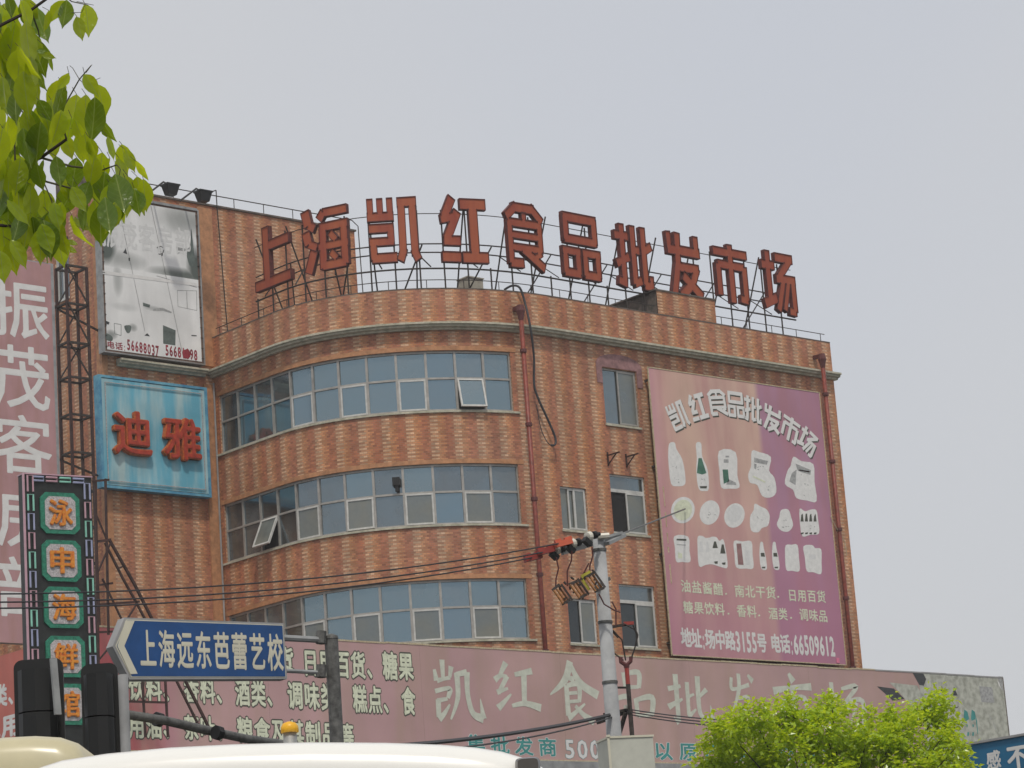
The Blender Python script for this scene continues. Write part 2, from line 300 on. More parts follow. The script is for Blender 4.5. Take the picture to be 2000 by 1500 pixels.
# ------------------------------------------------------------------ object helpers
def thing(name, label, cat, loc=(0, 0, 0), group=None):
    o = bpy.data.objects.new(name, None); C.objects.link(o); o.location = loc; o.empty_display_size = .2
    o['label'] = label; o['category'] = cat
    if group: o['group'] = group
    return o
def rootloc(p):
    v = Vector((0, 0, 0))
    while p is not None: v += Vector(p.location); p = p.parent
    return v
def link(name, me, m, parent, loc=None, rot=None):
    if m is not None and not me.materials: me.materials.append(m)
    o = bpy.data.objects.new(name, me); C.objects.link(o)
    if parent is not None: o.parent = parent
    if loc is not None: o.location = loc
    if rot is not None: o.rotation_euler = rot
    return o
class MB:
    """collects world-space geometry for one mesh"""
    def __init__(s): s.v = []; s.f = []; s.uv = []; s.mi = []
    def quad(s, a, b, c, d, uv=None):
        i = len(s.v); s.v += [Vector(a), Vector(b), Vector(c), Vector(d)]; s.f.append((i, i+1, i+2, i+3)); s.uv.append(uv)
    def poly(s, pts, uv=None):
        i = len(s.v); s.v += [Vector(p) for p in pts]; s.f.append(tuple(range(i, i+len(pts)))); s.uv.append(uv)
    def box(s, lo, hi):
        x0, y0, z0 = lo; x1, y1, z1 = hi
        s.hexa([(x0, y0, z0), (x1, y0, z0), (x1, y1, z0), (x0, y1, z0), (x0, y0, z1), (x1, y0, z1), (x1, y1, z1), (x0, y1, z1)])
    def hexa(s, p):
        i = len(s.v); s.v += [Vector(q) for q in p]
        for f in ((0, 3, 2, 1), (4, 5, 6, 7), (0, 1, 5, 4), (1, 2, 6, 5), (2, 3, 7, 6), (3, 0, 4, 7)): s.f.append(tuple(i+k for k in f)); s.uv.append(None)
    def obox(s, O, R, U, N, a, b, c):
        """oriented box: ranges a along R, b along U, c along N"""
        q = lambda i, j, k: O+R*i+U*j+N*k
        s.hexa([q(a[0], b[0], c[0]), q(a[1], b[0], c[0]), q(a[1], b[0], c[1]), q(a[0], b[0], c[1]),
                q(a[0], b[1], c[0]), q(a[1], b[1], c[0]), q(a[1], b[1], c[1]), q(a[0], b[1], c[1])])
    def bar(s, p, q, w=.05, h=None):
        p = Vector(p); q = Vector(q); d = (q-p).normalized(); up = Vector((0, 0, 1)) if abs(d.z) < .9 else Vector((0, 1, 0))
        r = d.cross(up).normalized(); u = r.cross(d); h = h or w
        s.hexa([p-r*w/2-u*h/2, q-r*w/2-u*h/2, q+r*w/2-u*h/2, p+r*w/2-u*h/2, p-r*w/2+u*h/2, q-r*w/2+u*h/2, q+r*w/2+u*h/2, p+r*w/2+u*h/2])
    def tube(s, pts, r, n=8, cap=True):
        pts = [Vector(p) for p in pts]; rs = r if isinstance(r, (list, tuple)) else [r]*len(pts)
        base = len(s.v); ref = None
        for k, p in enumerate(pts):
            d = (pts[min(k+1, len(pts)-1)]-pts[max(k-1, 0)]).normalized()
            if ref is None: ref = d.orthogonal().normalized()
            ref = (ref-d*ref.dot(d)).normalized(); b = d.cross(ref)
            for j in range(n):
                a = 2*math.pi*j/n; s.v.append(p+(ref*math.cos(a)+b*math.sin(a))*rs[k])
        for k in range(len(pts)-1):
            for j in range(n):
                a = base+k*n+j; b2 = base+k*n+(j+1) % n; s.f.append((a, b2, b2+n, a+n)); s.uv.append(None)
        if cap:
            s.f.append(tuple(base+j for j in reversed(range(n)))); s.uv.append(None)
            e = base+(len(pts)-1)*n; s.f.append(tuple(e+j for j in range(n))); s.uv.append(None)
    def mesh(s, name, off=Vector((0, 0, 0)), smooth=False):
        me = bpy.data.meshes.new(name); me.from_pydata([tuple(v-off) for v in s.v], [], s.f)
        if any(u for u in s.uv):
            lay = me.uv_layers.new(name='UVMap')
            for p, u in zip(me.polygons, s.uv):
                if u:
                    for k, li in enumerate(p.loop_indices): lay.data[li].uv = u[k]
        if smooth:
            for p in me.polygons: p.use_smooth = True
        me.update(); return me
    def build(s, name, m, parent=None, smooth=False):
        return link(name, s.mesh(name, rootloc(parent), smooth), m, parent)

# ------------------------------------------------------------------ characters
CHARS = '上海远东芭蕾艺校振茂客房部泳申鲜馆迪雅日用百货、糖果饮料香酒类调味糕点食油茶叶粮及其制品等集批发商余家以原产地的价格感不盐酱醋南北干址:中路号电话场凯红市.0123456789入'
_fonts = {}
for ch in set(CHARS):
    cu = bpy.data.curves.new('glyph', 'FONT'); cu.body = ch; cu.size = 1; cu.resolution_u = 2; cu.fill_mode = 'FRONT'
    _fonts[ch] = bpy.data.objects.new('glyph', cu); C.objects.link(_fonts[ch])
bpy.context.view_layer.update()
_dg = bpy.context.evaluated_depsgraph_get(); GLYPH = {}
for ch, o in _fonts.items():
    me = bpy.data.meshes.new_from_object(o.evaluated_get(_dg))
    vs = [(v.co.x, v.co.y) for v in me.vertices]; fs = [tuple(p.vertices) for p in me.polygons]
    if vs:
        xs = [v[0] for v in vs]; ys = [v[1] for v in vs]
        GLYPH[ch] = (vs, fs, (min(xs), max(xs), min(ys), max(ys)))
    bpy.data.meshes.remove(me)
for o in _fonts.values():
    cu = o.data; bpy.data.objects.remove(o); bpy.data.curves.remove(cu)
def glyph_mb(mb, ch, O, R, U, N, cx, cy, wd, ht, c0, bold=.02, fit=False, dc=.00025, solid=0., ring=8):
    """one character centred at (cx,cy) on the frame, cell wd x ht, lying c0 in front; bold = stroke growth in em"""
    if ch not in GLYPH: return
    vs, fs, (x0, x1, y0, y1) = GLYPH[ch]
    cjk = ord(ch) > 0x2fff and not fit
    if cjk: ex0, ex1, ey0, ey1 = 0, 1, -.12, .88
    else: ex0, ex1, ey0, ey1 = x0, x1, y0, y1
    if ord(ch) < 256 and ch not in '.:': mid = (x0+x1)/2; ex0, ex1, ey0, ey1 = mid-.29, mid+.29, 0, .72
    if ch == '、': ex0, ex1, ey0, ey1 = 0, 1, -.12, .88
    if ch == '.' or ch == ':': ey0, ey1 = 0, .75; mid = (x0+x1)/2; ex0, ex1 = mid-.3, mid+.3
    sx = wd/(ex1-ex0); sy = ht/(ey1-ey0); mx = (ex0+ex1)/2; my = (ey0+ey1)/2
    offs = [(0, 0)]+([(math.cos(2*math.pi*k/ring)*bold, math.sin(2*math.pi*k/ring)*bold) for k in range(ring)] if bold else [])
    for k, (dx, dy) in enumerate(offs):
        i = len(mb.v); c = c0+dc*(len(offs)-k)
        pts = [(cx+(x-mx+dx)*sx, cy+(y-my+dy)*sy) for x, y in vs]
        mb.v += [O+R*a+U*b+N*c for a, b in pts]
        for f in fs: mb.f.append(tuple(i+q for q in f)); mb.uv.append(None)
        if solid:
            ec = {}
            for f in fs:
                for q in range(len(f)):
                    e = (f[q], f[(q+1) % len(f)]); ec[e] = ec.get(e, 0)+1
            for (a, b) in ec:
                if (b, a) in ec: continue
                pa, pb = pts[a], pts[b]
                mb.quad(O+R*pa[0]+U*pa[1]+N*c, O+R*pa[0]+U*pa[1]+N*(c-solid), O+R*pb[0]+U*pb[1]+N*(c-solid), O+R*pb[0]+U*pb[1]+N*c)
def text_px(text, x0, y0, x1, y1, h_px, O, N, R, U, m, parent, c0=.003, bold=.02, wf=.95, outline=None, ob=.05, name='character', widths=None):
    """characters along the line from pixel-measured start to end on a real plane; each character its own part"""
    A = onplane(x0, y0, O, N)-O; B = onplane(x1, y1, O, N)-O
    a0, b0, a1, b1 = A.dot(R), A.dot(U), B.dot(R), B.dot(U)
    mid = onplane((x0+x1)/2, (y0+y1)/2, O, N); top = onplane((x0+x1)/2, (y0+y1)/2-h_px, O, N); ht = (top-mid).dot(U)
    ws = widths or [1 if ord(c) > 0x2fff else (.35 if c in ': .' else .55) for c in text]
    tot = sum(ws); acc = 0
    for ch, wv in zip(text, ws):
        t = (acc+wv/2)/tot; acc += wv
        if ch == ' ': continue
        cw = (a1-a0)/tot*wv*wf
        if outline:
            mb = MB(); glyph_mb(mb, ch, O, R, U, N, a0+(a1-a0)*t, b0+(b1-b0)*t, cw, ht, c0, ob); me = mb
            o = mb.build(name+'_outline', outline, parent)
        mb = MB(); glyph_mb(mb, ch, O, R, U, N, a0+(a1-a0)*t, b0+(b1-b0)*t, cw, ht, c0+(.003 if outline else 0), bold)
        if mb.v: mb.build(name, m, parent)

# block lettering (the rooftop face), strokes on a 10 x 10 grid: (points, width)
S = 1.75
BLOCK = {
 '上': [([(3.4, 0.8), (3.4, 10)], 1.9), ([(3.4, 6.9), (9.8, 6.9)], 1.6), ([(0, .85), (10, .85)], 1.7)],
 '海': [([(1.0, 10), (1.6, 7.6)], 1.9), ([(1.6, 7.8), (2.9, 7.0)], 1.5), ([(1.0, 6.6), (1.5, 4.6)], 1.8), ([(1.5, 4.7), (3.2, 3.9)], 1.4), ([(1.2, 0), (2.6, 3.4)], 1.7),
        ([(4.0, 8.3), (5.0, 9.4)], 1.5), ([(4.9, 9.3), (10, 9.3)], 1.4), ([(4.5, .3), (4.7, 7.2)], 1.6), ([(4, 7.0), (10, 7.0)], 1.4), ([(9.2, 7.2), (9.2, .5)], 1.6),
        ([(3.6, 3.9), (10, 3.9)], 1.3), ([(4.3, .8), (9.4, .8)], 1.5), ([(6.2, 5.9), (7.4, 4.6)], 1.2), ([(6.2, 2.8), (7.4, 1.6)], 1.2)],
 '凯': [([(.7, 10), (.7, 7.0)], 1.2), ([(2.7, 10), (2.7, 7.2)], 1.2), ([(4.7, 10), (4.7, 7.0)], 1.2), ([(.1, 7.2), (5.3, 7.2)], 1.4),
        ([(.3, 5.4), (5.2, 5.4)], 1.4), ([(4.6, 5.6), (4.6, 3)], 1.4), ([(.3, 3.3), (5.2, 3.3)], 1.3), ([(.95, 3.5), (1.1, .5)], 1.4), ([(.6, .75), (5.6, .75)], 1.5),
        ([(7.0, 9.9), (6.9, 1.6), (6.3, .2)], 1.5), ([(6.25, 9.3), (10, 9.3)], 1.5), ([(9.2, 9.4), (9.3, 1.4), (9.9, .2)], 1.5)],
 '红': [([(3.0, 10), (1.2, 7.0)], 1.7), ([(.5, 6.7), (3.2, 7.1)], 1.4), ([(4.0, 7.9), (1.5, 3.6)], 1.7), ([(.9, 3.4), (4.3, 3.4)], 1.5), ([(.4, .9), (4.2, .9)], 1.6),
        ([(4.7, 9.1), (10, 9.1)], 1.7), ([(7.3, 9), (7.3, .9)], 1.9), ([(4.7, .9), (10, .9)], 1.7)],
 '食': [([(.2, 7.9), (2.6, 9.5), (7.4, 9.5), (9.9, 7.7)], 1.5), ([(5, 8.8), (5, 7.2)], 1.2), ([(1.0, 7.4), (1.0, .7)], 1.5), ([(.6, 7.1), (9.6, 7.1)], 1.3), ([(9.1, 7.4), (9.1, 3)], 1.4),
        ([(1, 5.2), (9.3, 5.2)], 1.1), ([(1, 3.3), (9.6, 3.3)], 1.2), ([(.7, .8), (4.2, .9)], 1.5), ([(4.2, 3.2), (9.9, .5)], 1.5), ([(9.3, 2.8), (7.4, 1.9)], 1.1)],
 '品': [([(.6, 9.3), (9.4, 9.3)], 1.5), ([(1.2, 9.5), (1.2, 5.6)], 1.5), ([(8.8, 9.5), (8.8, 5.6)], 1.5), ([(.7, 5.9), (9.3, 5.9)], 1.4),
        ([(0, 4.0), (4.7, 4.0)], 1.3), ([(.65, 4.1), (.65, .4)], 1.4), ([(4.0, 4.1), (4.0, .4)], 1.4), ([(.2, .6), (4.5, .6)], 1.4),
        ([(5.3, 4.0), (10, 4.0)], 1.3), ([(5.95, 4.1), (5.95, .4)], 1.4), ([(9.3, 4.1), (9.3, .4)], 1.4), ([(5.5, .6), (9.8, .6)], 1.4)],
 '批': [([(0, 8.2), (3.7, 8.2)], 1.4), ([(2.0, 10), (2.0, 1.0)], 1.5), ([(.4, 1.0), (2.6, .6)], 1.4), ([(.1, 3.6), (3.7, 5.0)], 1.4),
        ([(5.0, 10), (5.0, .7)], 1.5), ([(4.8, 6.2), (6.7, 6.2)], 1.4), ([(4.8, .8), (6.8, 1.5)], 1.4), ([(7.9, 10), (7.9, .8)], 1.5), ([(7.9, 6.2), (10, 7.2)], 1.4), ([(7.5, .8), (10, .8)], 1.5), ([(9.5, .8), (9.5, 2.3)], 1.1)],
 '发': [([(.9, 10), (1.1, 7.2)], 1.4), ([(3.6, 10), (3.3, 5.2), (1.6, .1)], 1.7), ([(.5, 7.3), (9.9, 7.3)], 1.6), ([(9.0, 9.9), (9.0, 7.4)], 1.5), ([(3.2, 4.7), (9.3, 4.7)], 1.5),
        ([(8.9, 4.9), (7.2, 2.3), (3.6, .1)], 1.7), ([(4.6, 3.4), (9.9, .4)], 1.7)],
 '市': [([(5, 10), (5, 8.4)], 1.6), ([(0, 8.6), (10, 8.6)], 1.5), ([(1.1, 6.4), (8.9, 6.4)], 1.5), ([(1.2, 6.5), (1.2, 1.0)], 1.6), ([(5, 8.6), (5, 0)], 1.7), ([(9, 6.5), (9, .7)], 1.6), ([(7.3, .9), (9.5, .7)], 1.4)],
 '场': [([(1.9, 10), (1.9, 1.8)], 1.6), ([(0, 7.7), (3.8, 7.7)], 1.5), ([(.1, 1.2), (3.9, 2.5)], 1.7), ([(4.3, 9.2), (9.6, 9.2)], 1.5), ([(9.1, 9.3), (5.0, 5.8)], 1.5), ([(4.3, 5.7), (10, 5.7)], 1.5),
        ([(9.3, 5.9), (9.3, .6)], 1.5), ([(7.6, .6), (9.6, .5)], 1.3), ([(6.4, 5.6), (4.2, .4)], 1.4), ([(8.0, 5.6), (6.2, .6)], 1.2)],
}
def outline_mesh(strokes, fat=.89):
    """union of stroke polygons -> triangles (2D) and boundary edges"""
    polys = []
    for pts, wd in strokes:
        wd *= fat
        for a, b in zip(pts[:-1], pts[1:]):
            a = Vector(a); b = Vector(b); d = (b-a).normalized(); n = Vector((-d.y, d.x))*wd/2
            e0 = d*(wd*.35 if a != Vector(pts[0]) else 0); e1 = d*(wd*.35 if b != Vector(pts[-1]) else 0)
            polys.append([a-e0-n, b+e1-n, b+e1+n, a-e0+n])
    vs = []; fs = []
    for p in polys:
        i = len(vs); vs += [Vector((q.x+random.uniform(-.004, .004), q.y+random.uniform(-.004, .004))) for q in p]; fs.append(list(range(i, i+4)))
    v, e, f, _, _, of_ = delaunay_2d_cdt(vs, [], fs, 0, 1e-5)
    f = [t for t, o_ in zip(f, of_) if len(o_)]
    cnt = {}
    for t in f:
        for q in range(len(t)):
            k = tuple(sorted((t[q], t[(q+1) % len(t)]))); cnt.setdefault(k, []).append((t[q], t[(q+1) % len(t)]))
    return v, [tuple(t) for t in f], [x[0] for x in cnt.values() if len(x) == 1]
BL = {k: outline_mesh(v) for k, v in BLOCK.items()}; BLF = {k: outline_mesh(v, .96) for k, v in BLOCK.items()}

def brush(pts, ws, n=8):
    """tapered brush stroke polygon through points (Catmull-Rom), widths per point"""
    P = [Vector(p) for p in pts]; out = []
    for k in range(len(P)-1):
        p0 = P[max(k-1, 0)]; p1 = P[k]; p2 = P[k+1]; p3 = P[min(k+2, len(P)-1)]
        for j in range(n+(k == len(P)-2)):
            t = j/n; q = .5*((2*p1)+(p2-p0)*t+(2*p0-5*p1+4*p2-p3)*t*t+(3*p1-p0-3*p2+p3)*t**3)
            out.append((q, ws[k]*(1-t)+ws[k+1]*t))
    L = []; Rr = []
    for k, (q, wd) in enumerate(out):
        d = (out[min(k+1, len(out)-1)][0]-out[max(k-1, 0)][0]).normalized(); n_ = Vector((-d.y, d.x))
        L.append(q+n_*wd/2); Rr.append(q-n_*wd/2)
    return L, Rr
BRUSH = {
 '凯': [([(.6, 8.4), (.9, 6.6)], [.5, .9]), ([(1.0, 6.6), (2.2, 6.9), (3.6, 7.2)], [.8, .5, .6]), ([(2.2, 10), (2.2, 7.0)], [.9, .6]), ([(3.9, 9), (3.5, 7.2)], [.9, .5]),
        ([(.5, 4.9), (2.6, 5.4), (3.4, 5.2), (2.9, 3.9)], [.7, .6, .9, .6]), ([(.8, 3.4), (2.8, 3.8)], [.7, .5]), ([(1.0, 3.6), (.9, .8)], [.9, .8]), ([(.9, .5), (2.0, 1.4), (3.2, 2.9)], [1.1, .7, .3]),
        ([(4.9, 8.0), (4.8, 4.0), (3.2, .5)], [1.0, .8, .3]), ([(4.7, 7.7), (6.9, 8.2)], [.7, .9]), ([(6.9, 8.2), (6.8, 4.5), (7.6, 1.6), (9.6, .8)], [1.0, .8, .9, 1.4]), ([(9.6, .8), (9.2, 4)], [1.1, .1])],
 '红': [([(2.9, 9.8), (1.4, 7.4)], [1.1, .6]), ([(.3, 6.6), (1.6, 7.4), (3.0, 7.3)], [1.1, .7, .5]), ([(3.0, 7.4), (.9, 4.2)], [.9, .7]), ([(.6, 4.4), (3.0, 5.2)], [.9, .4]), ([(.6, 1.6), (1.6, 2.4), (3.6, 4.2)], [1.2, .9, .3]),
        ([(4.6, 7.7), (8.4, 8.5)], [.7, 1.1]), ([(6.6, 8.0), (6.3, 2.6)], [1.1, .9]), ([(3.6, 2.1), (6.5, 2.6), (9.8, 1.9)], [.6, .9, 1.3])],
 '食': [([(4.6, 10), (3.3, 7.0), (.2, 4.6)], [1.1, 1.1, .2]), ([(4.6, 9.6), (6.4, 6.6), (9.8, 4.8)], [.6, 1.1, 1.3]), ([(4.0, 7.4), (5.2, 7.1)], [.6, 1.0]), ([(3.6, 6.1), (6.0, 6.4), (5.9, 3.6)], [.6, .9, .6]), ([(3.5, 6.2), (3.5, 1.4)], [.8, .9]),
        ([(3.6, 4.9), (5.6, 5.1)], [.5, .5]), ([(3.6, 3.6), (5.8, 3.8)], [.5, .5]), ([(3.4, 1.1), (4.4, 1.6), (7.0, 3.4)], [1.2, .7, .3]), ([(5.0, 3.0), (6.6, 1.6), (8.6, .6)], [.5, .8, 1.2])],
 '品': [([(3.2, 9.4), (3.4, 6.4)], [.9, .8]), ([(3.2, 9.0), (6.4, 9.5), (6.3, 6.6)], [.7, 1.0, .8]), ([(3.6, 6.6), (6.2, 6.8)], [.7, .6]),
        ([(.8, 4.6), (1.0, 1.4)], [.9, .8]), ([(.8, 4.3), (3.8, 4.8), (3.6, 1.6)], [.7, 1.0, .8]), ([(1.1, 1.6), (3.6, 1.9)], [.7, .6]),
        ([(5.4, 4.6), (5.6, 1.2)], [.9, .8]), ([(5.4, 4.3), (9.0, 4.9), (8.6, 1.4)], [.7, 1.1, .9]), ([(5.7, 1.4), (8.6, 1.7)], [.7, .6])],
 '批': [([(.4, 7.0), (3.2, 7.6)], [.9, .6]), ([(2.2, 9.8), (2.2, .9)], [1.0, .8]), ([(2.2, .6), (1.2, 1.8)], [.9, .2]), ([(.2, 3.6), (3.4, 5.2)], [1.1, .4]),
        ([(4.6, 8.4), (4.5, 2.2)], [.8, .7]), ([(4.4, 1.9), (6.2, 3.4)], [.9, .3]), ([(4.6, 5.6), (6.0, 6.2)], [.6, .4]), ([(7.0, 9.6), (6.9, 3.4), (7.8, 1.8), (9.7, 1.6)], [1.0, .8, .8, 1.2]), ([(9.7, 1.6), (9.4, 4.2)], [1.0, .1]), ([(8.8, 7.2), (7.2, 5.8)], [.9, .5])],
 '发': [([(2.2, 9.2), (1.9, 7.2), (3.4, 7.0), (7.4, 7.9)], [.8, .8, .6, .8]), ([(4.4, 10), (4.0, 6.4), (.8, .9)], [1.0, 1.0, .2]), ([(7.2, 9.8), (8.6, 8.6)], [.5, 1.2]), ([(3.8, 5.0), (6.8, 5.4), (5.4, 2.8), (2.4, .4)], [.5, .9, .8, .3]), ([(3.8, 3.8), (6.0, 2.0), (9.4, .8)], [.6, .9, 1.4])],
 '市': [([(4.4, 10), (5.4, 8.6)], [.6, 1.3]), ([(.3, 6.9), (5.0, 7.6), (9.7, 7.9)], [1.2, .7, 1.2]), ([(2.3, 5.6), (2.3, 1.6)], [.9, .8]), ([(2.3, 5.2), (7.8, 5.8), (7.6, 1.4)], [.6, 1.0, .8]), ([(5.0, 7.4), (5.0, -.4)], [.9, .8])],
 '场': [([(.4, 6.6), (3.4, 7.2)], [.9, .6]), ([(2.0, 9.6), (1.9, 3)], [.9, .8]), ([(.2, 1.8), (3.8, 4.0)], [1.2, .4]), ([(4.4, 8.4), (8.2, 9.0), (5.0, 5.8)], [.6, 1.0, .6]), ([(5.0, 5.8), (9.4, 6.2), (9.0, .8), (7.8, 1.4)], [.6, 1.0, .9, .3]), ([(6.6, 5.8), (3.6, 1.6)], [.8, .2]), ([(8.0, 5.8), (5.6, 1.0)], [.7, .2])],
}
def brush_mb(mb, ch, O, R, U, N, cx, cy, wd, ht, c0):
    for k, (pts, ws) in enumerate(BRUSH[ch]):
        L, Rr = brush(pts, [q*1.12 for q in ws], 6); c = c0+.0005*k
        W = lambda q: O+R*(cx+(q.x/10-.5)*wd)+U*(cy+(q.y/10-.5)*ht)+N*c
        for j in range(len(L)-1): mb.quad(W(L[j]), W(Rr[j]), W(Rr[j+1]), W(L[j+1]))
def block_mb(mb, ch, O, R, U, N, c0, rot=0., cx=0, cy=0, wd=1, ht=1):
    v, f, b = BLF[ch]; i = len(mb.v); cr, sr = math.cos(rot), math.sin(rot)
    for q in v:
        a = (q.x/10-.5)*wd; bb = (q.y/10-.5)*ht
        mb.v.append(O+R*(cx+a*cr-bb*sr)+U*(cy+a*sr+bb*cr)+N*c0)
    for t in f: mb.f.append(tuple(i+k for k in t)); mb.uv.append(None)

# ------------------------------------------------------------------ ground
g = MB(); g.quad((-300, -300, 0), (300, -300, 0), (300, 300, 0), (-300, 300, 0)); go = g.build('ground', M['asphalt']); go['kind'] = 'structure'
hz_ = MB(); hz_.box((-304, -304, -1), (304, 304, 31.5)); hm = bpy.data.materials.new('thin_haze'); hm.use_nodes = True; hn = hm.node_tree.nodes
for n_ in list(hn):
    if n_.type == 'BSDF_PRINCIPLED': hn.remove(n_)
pvn = hn.new('ShaderNodeVolumePrincipled'); pvn.inputs['Color'].default_value = (.93, .94, .96, 1); pvn.inputs['Density'].default_value = HAZE; pvn.inputs['Anisotropy'].default_value = .2
hm.node_tree.links.new(pvn.outputs[0], hn['Material Output'].inputs['Volume']); ho = hz_.build('haze', hm); ho['kind'] = 'stuff'
pv = MB(); pv.box((20, 44, .004), (140, 57, .13)); pv = pv.build('pavement', mat('pavement_slabs', (.25, .24, .23), .9)); pv['kind'] = 'structure'

# ------------------------------------------------------------------ the market building
D, WY = 60.0, 68.506
XS, EA, EB = 55.10, 6.4533, 5.2992
XR = 67.56
ZP, ZW = 22.64+CAMZ, 26.95+CAMZ          # parapet tops
_T = [math.pi/2*k/240 for k in range(241)]
_ex = [XS-EA*math.sin(t) for t in _T]; _ey = [D+EB*(1-math.cos(t)) for t in _T]
_L = [0.]
for k in range(1, 241): _L.append(_L[-1]+math.hypot(_ex[k]-_ex[k-1], _ey[k]-_ey[k-1]))
S_MIN = -(_L[-1]+(WY-D-EB)); S_MAX = XR-XS
def path(s, off=0.):
    """point and outward normal of the facade at arc length s (0 = where the curve meets the flat front)"""
    if s >= 0: return Vector((XS+s, D-off, 0)), Vector((0, -1, 0))
    if -s >= _L[-1]: return Vector((XS-EA-off, D+EB+(-s-_L[-1]), 0)), Vector((-1, 0, 0))
    lo, hi = 0, 240
    while hi-lo > 1:
        m_ = (lo+hi)//2
        if _L[m_] <= -s: lo = m_
        else: hi = m_
    t = _T[lo]+(_T[hi]-_T[lo])*((-s-_L[lo])/(_L[hi]-_L[lo]))
    n = Vector((-math.sin(t)/EA, -math.cos(t)/EB, 0)).normalized()
    return Vector((XS-EA*math.sin(t), D+EB*(1-math.cos(t)), 0))+n*off, n
def pathhit(px, py, off=0.):
    """arc length and height where the measured ray meets the facade offset by off"""
    d = ray(px, py); best = None; prev = None; s = S_MIN-1
    while s < S_MAX+2:
        p, _ = path(s, off); c = d.x*p.y-d.y*p.x
        if prev is not None and (prev[1] > 0) != (c > 0):
            ss = prev[0]+(s-prev[0])*prev[1]/(prev[1]-c); q, _ = path(ss, off); k = (q.x*d.x+q.y*d.y)/(d.x**2+d.y**2)
            if best is None or k < best[2]: best = (ss, CAMZ+d.z*k, k)
        prev = (s, c); s += .1
    return best[0], best[1]
def P3(s, z, off=0.):
    p, _ = path(s, off); return Vector((p.x, p.y, z))
bld = thing('market_building', 'curved brown and cream tiled five storey market building with three bands of blue windows', 'building', (XS, D, 0))
SB = [-12.215+.8852*j for j in range(13)]
BZ = [(18.90+CAMZ, 20.74+CAMZ), (15.50+CAMZ, 17.32+CAMZ), (12.10+CAMZ, 13.90+CAMZ)]
def holefront(x0, y0, x1, y1):
    a = onY(x0, y0, D); b = onY(x1, y1, D); return (a.x-XS, b.x-XS, b.z, a.z)
WF = [holefront(1175, 717, 1251, 836), holefront(1093, 949, 1151, 1039), holefront(1190, 925, 1268, 1047), holefront(1108, 1168, 1170, 1260), holefront(1208, 1140, 1288, 1268)]
holes = [(SB[0], SB[12], z0, z1) for z0, z1 in BZ]+[(a, b, z0, z1) for a, b, z0, z1 in WF]
def wall_strip(name, holes, smin, smax, zmin, zmax, depth, parent, m):
    ss = {smin, smax}; zs = {zmin, zmax}
    for a, b, z0, z1 in holes: ss |= {a, b}; zs |= {z0, z1}
    s = smin
    while s < min(0, smax): ss.add(round(s, 3)); s += .3
    ss = sorted(x for x in ss if smin-1e-6 <= x <= smax+1e-6); zs = sorted(zs); mb = MB()
    ss = [x for k, x in enumerate(ss) if k == 0 or x-ss[k-1] > 1e-4]
    for a, b in zip(ss[:-1], ss[1:]):
        for c, d in zip(zs[:-1], zs[1:]):
            if any(h[0]-1e-5 <= a and b <= h[1]+1e-5 and h[2]-1e-5 <= c and d <= h[3]+1e-5 for h in holes): continue
            mb.quad(P3(a, c), P3(b, c), P3(b, d), P3(a, d), [(a, c), (b, c), (b, d), (a, d)])
    for h in holes:
        seg = [x for x in ss if h[0]-1e-5 <= x <= h[1]+1e-5]
        for a, b in zip(seg[:-1], seg[1:]):
            mb.quad(P3(a, h[2]), P3(a, h[2], -depth), P3(b, h[2], -depth), P3(b, h[2]), [(a, 0), (a, .1), (b, .1), (b, 0)])
            mb.quad(P3(a, h[3]), P3(b, h[3]), P3(b, h[3], -depth), P3(a, h[3], -depth), [(a, 0), (b, 0), (b, .1), (a, .1)])
        for q in (h[0], h[1]):
            mb.quad(P3(q, h[2]), P3(q, h[3]), P3(q, h[3], -depth), P3(q, h[2], -depth), [(0, h[2]), (0, h[3]), (.1, h[3]), (.1, h[2])])
    return mb.build(name, m, parent)
wall_strip('curved_front_wall', holes, S_MIN, S_MAX, 0, ZP, .16, bld, M['tile'])
# parapet inner side, roof, right and rear walls
mb = MB(); n_ = 50; sl = [S_MIN+(S_MAX-S_MIN)*k/n_ for k in range(n_+1)]
for a, b in zip(sl[:-1], sl[1:]):
    mb.quad(P3(a, ZP+.02, .006), P3(b, ZP+.02, .006), P3(b, ZP+.02, -.24), P3(a, ZP+.02, -.24))
    mb.quad(P3(a, ZP-.02, .006), P3(b, ZP-.02, .006), P3(b, ZP+.02, .006), P3(a, ZP+.02, .006))
    mb.quad(P3(a, ZP+.02, -.24), P3(b, ZP+.02, -.24), P3(b, ZP-1, -.24), P3(a, ZP-1, -.24))
mb.build('parapet_coping', M['dark_cement'], bld)
mb = MB(); mb.poly([P3(s, ZP-1, -.1) for s in sl]+[Vector((XR-.1, 84, ZP-1)), Vector((XS-EA, 84, ZP-1))]); mb.build('roof', M['roof'], bld)
mb = MB(); mb.quad((XR, D, 0), (XR, 84, 0), (XR, 84, ZP), (XR, D, ZP), [(0, 0), (24, 0), (24, ZP), (0, ZP)])
mb.quad((XR, 84, 0), (38, 84, 0), (38, 84, ZP), (XR, 84, ZP), [(0, 0), (30, 0), (30, ZP), (0, ZP)])
mb.quad((XR-.24, D+.24, ZP-1), (XR-.24, D+.24, ZP), (XR-.24, 84, ZP), (XR-.24, 84, ZP-1), [(0, 0), (0, 1), (24, 1), (24, 0)])
mb.quad((XR, D, ZP), (XR, 84, ZP), (XR-.24, 84, ZP), (XR-.24, D+.24, ZP), [(0, 0), (24, 0), (24, .2), (0, .2)])
mb.build('side_and_rear_walls', M['tile'], bld)
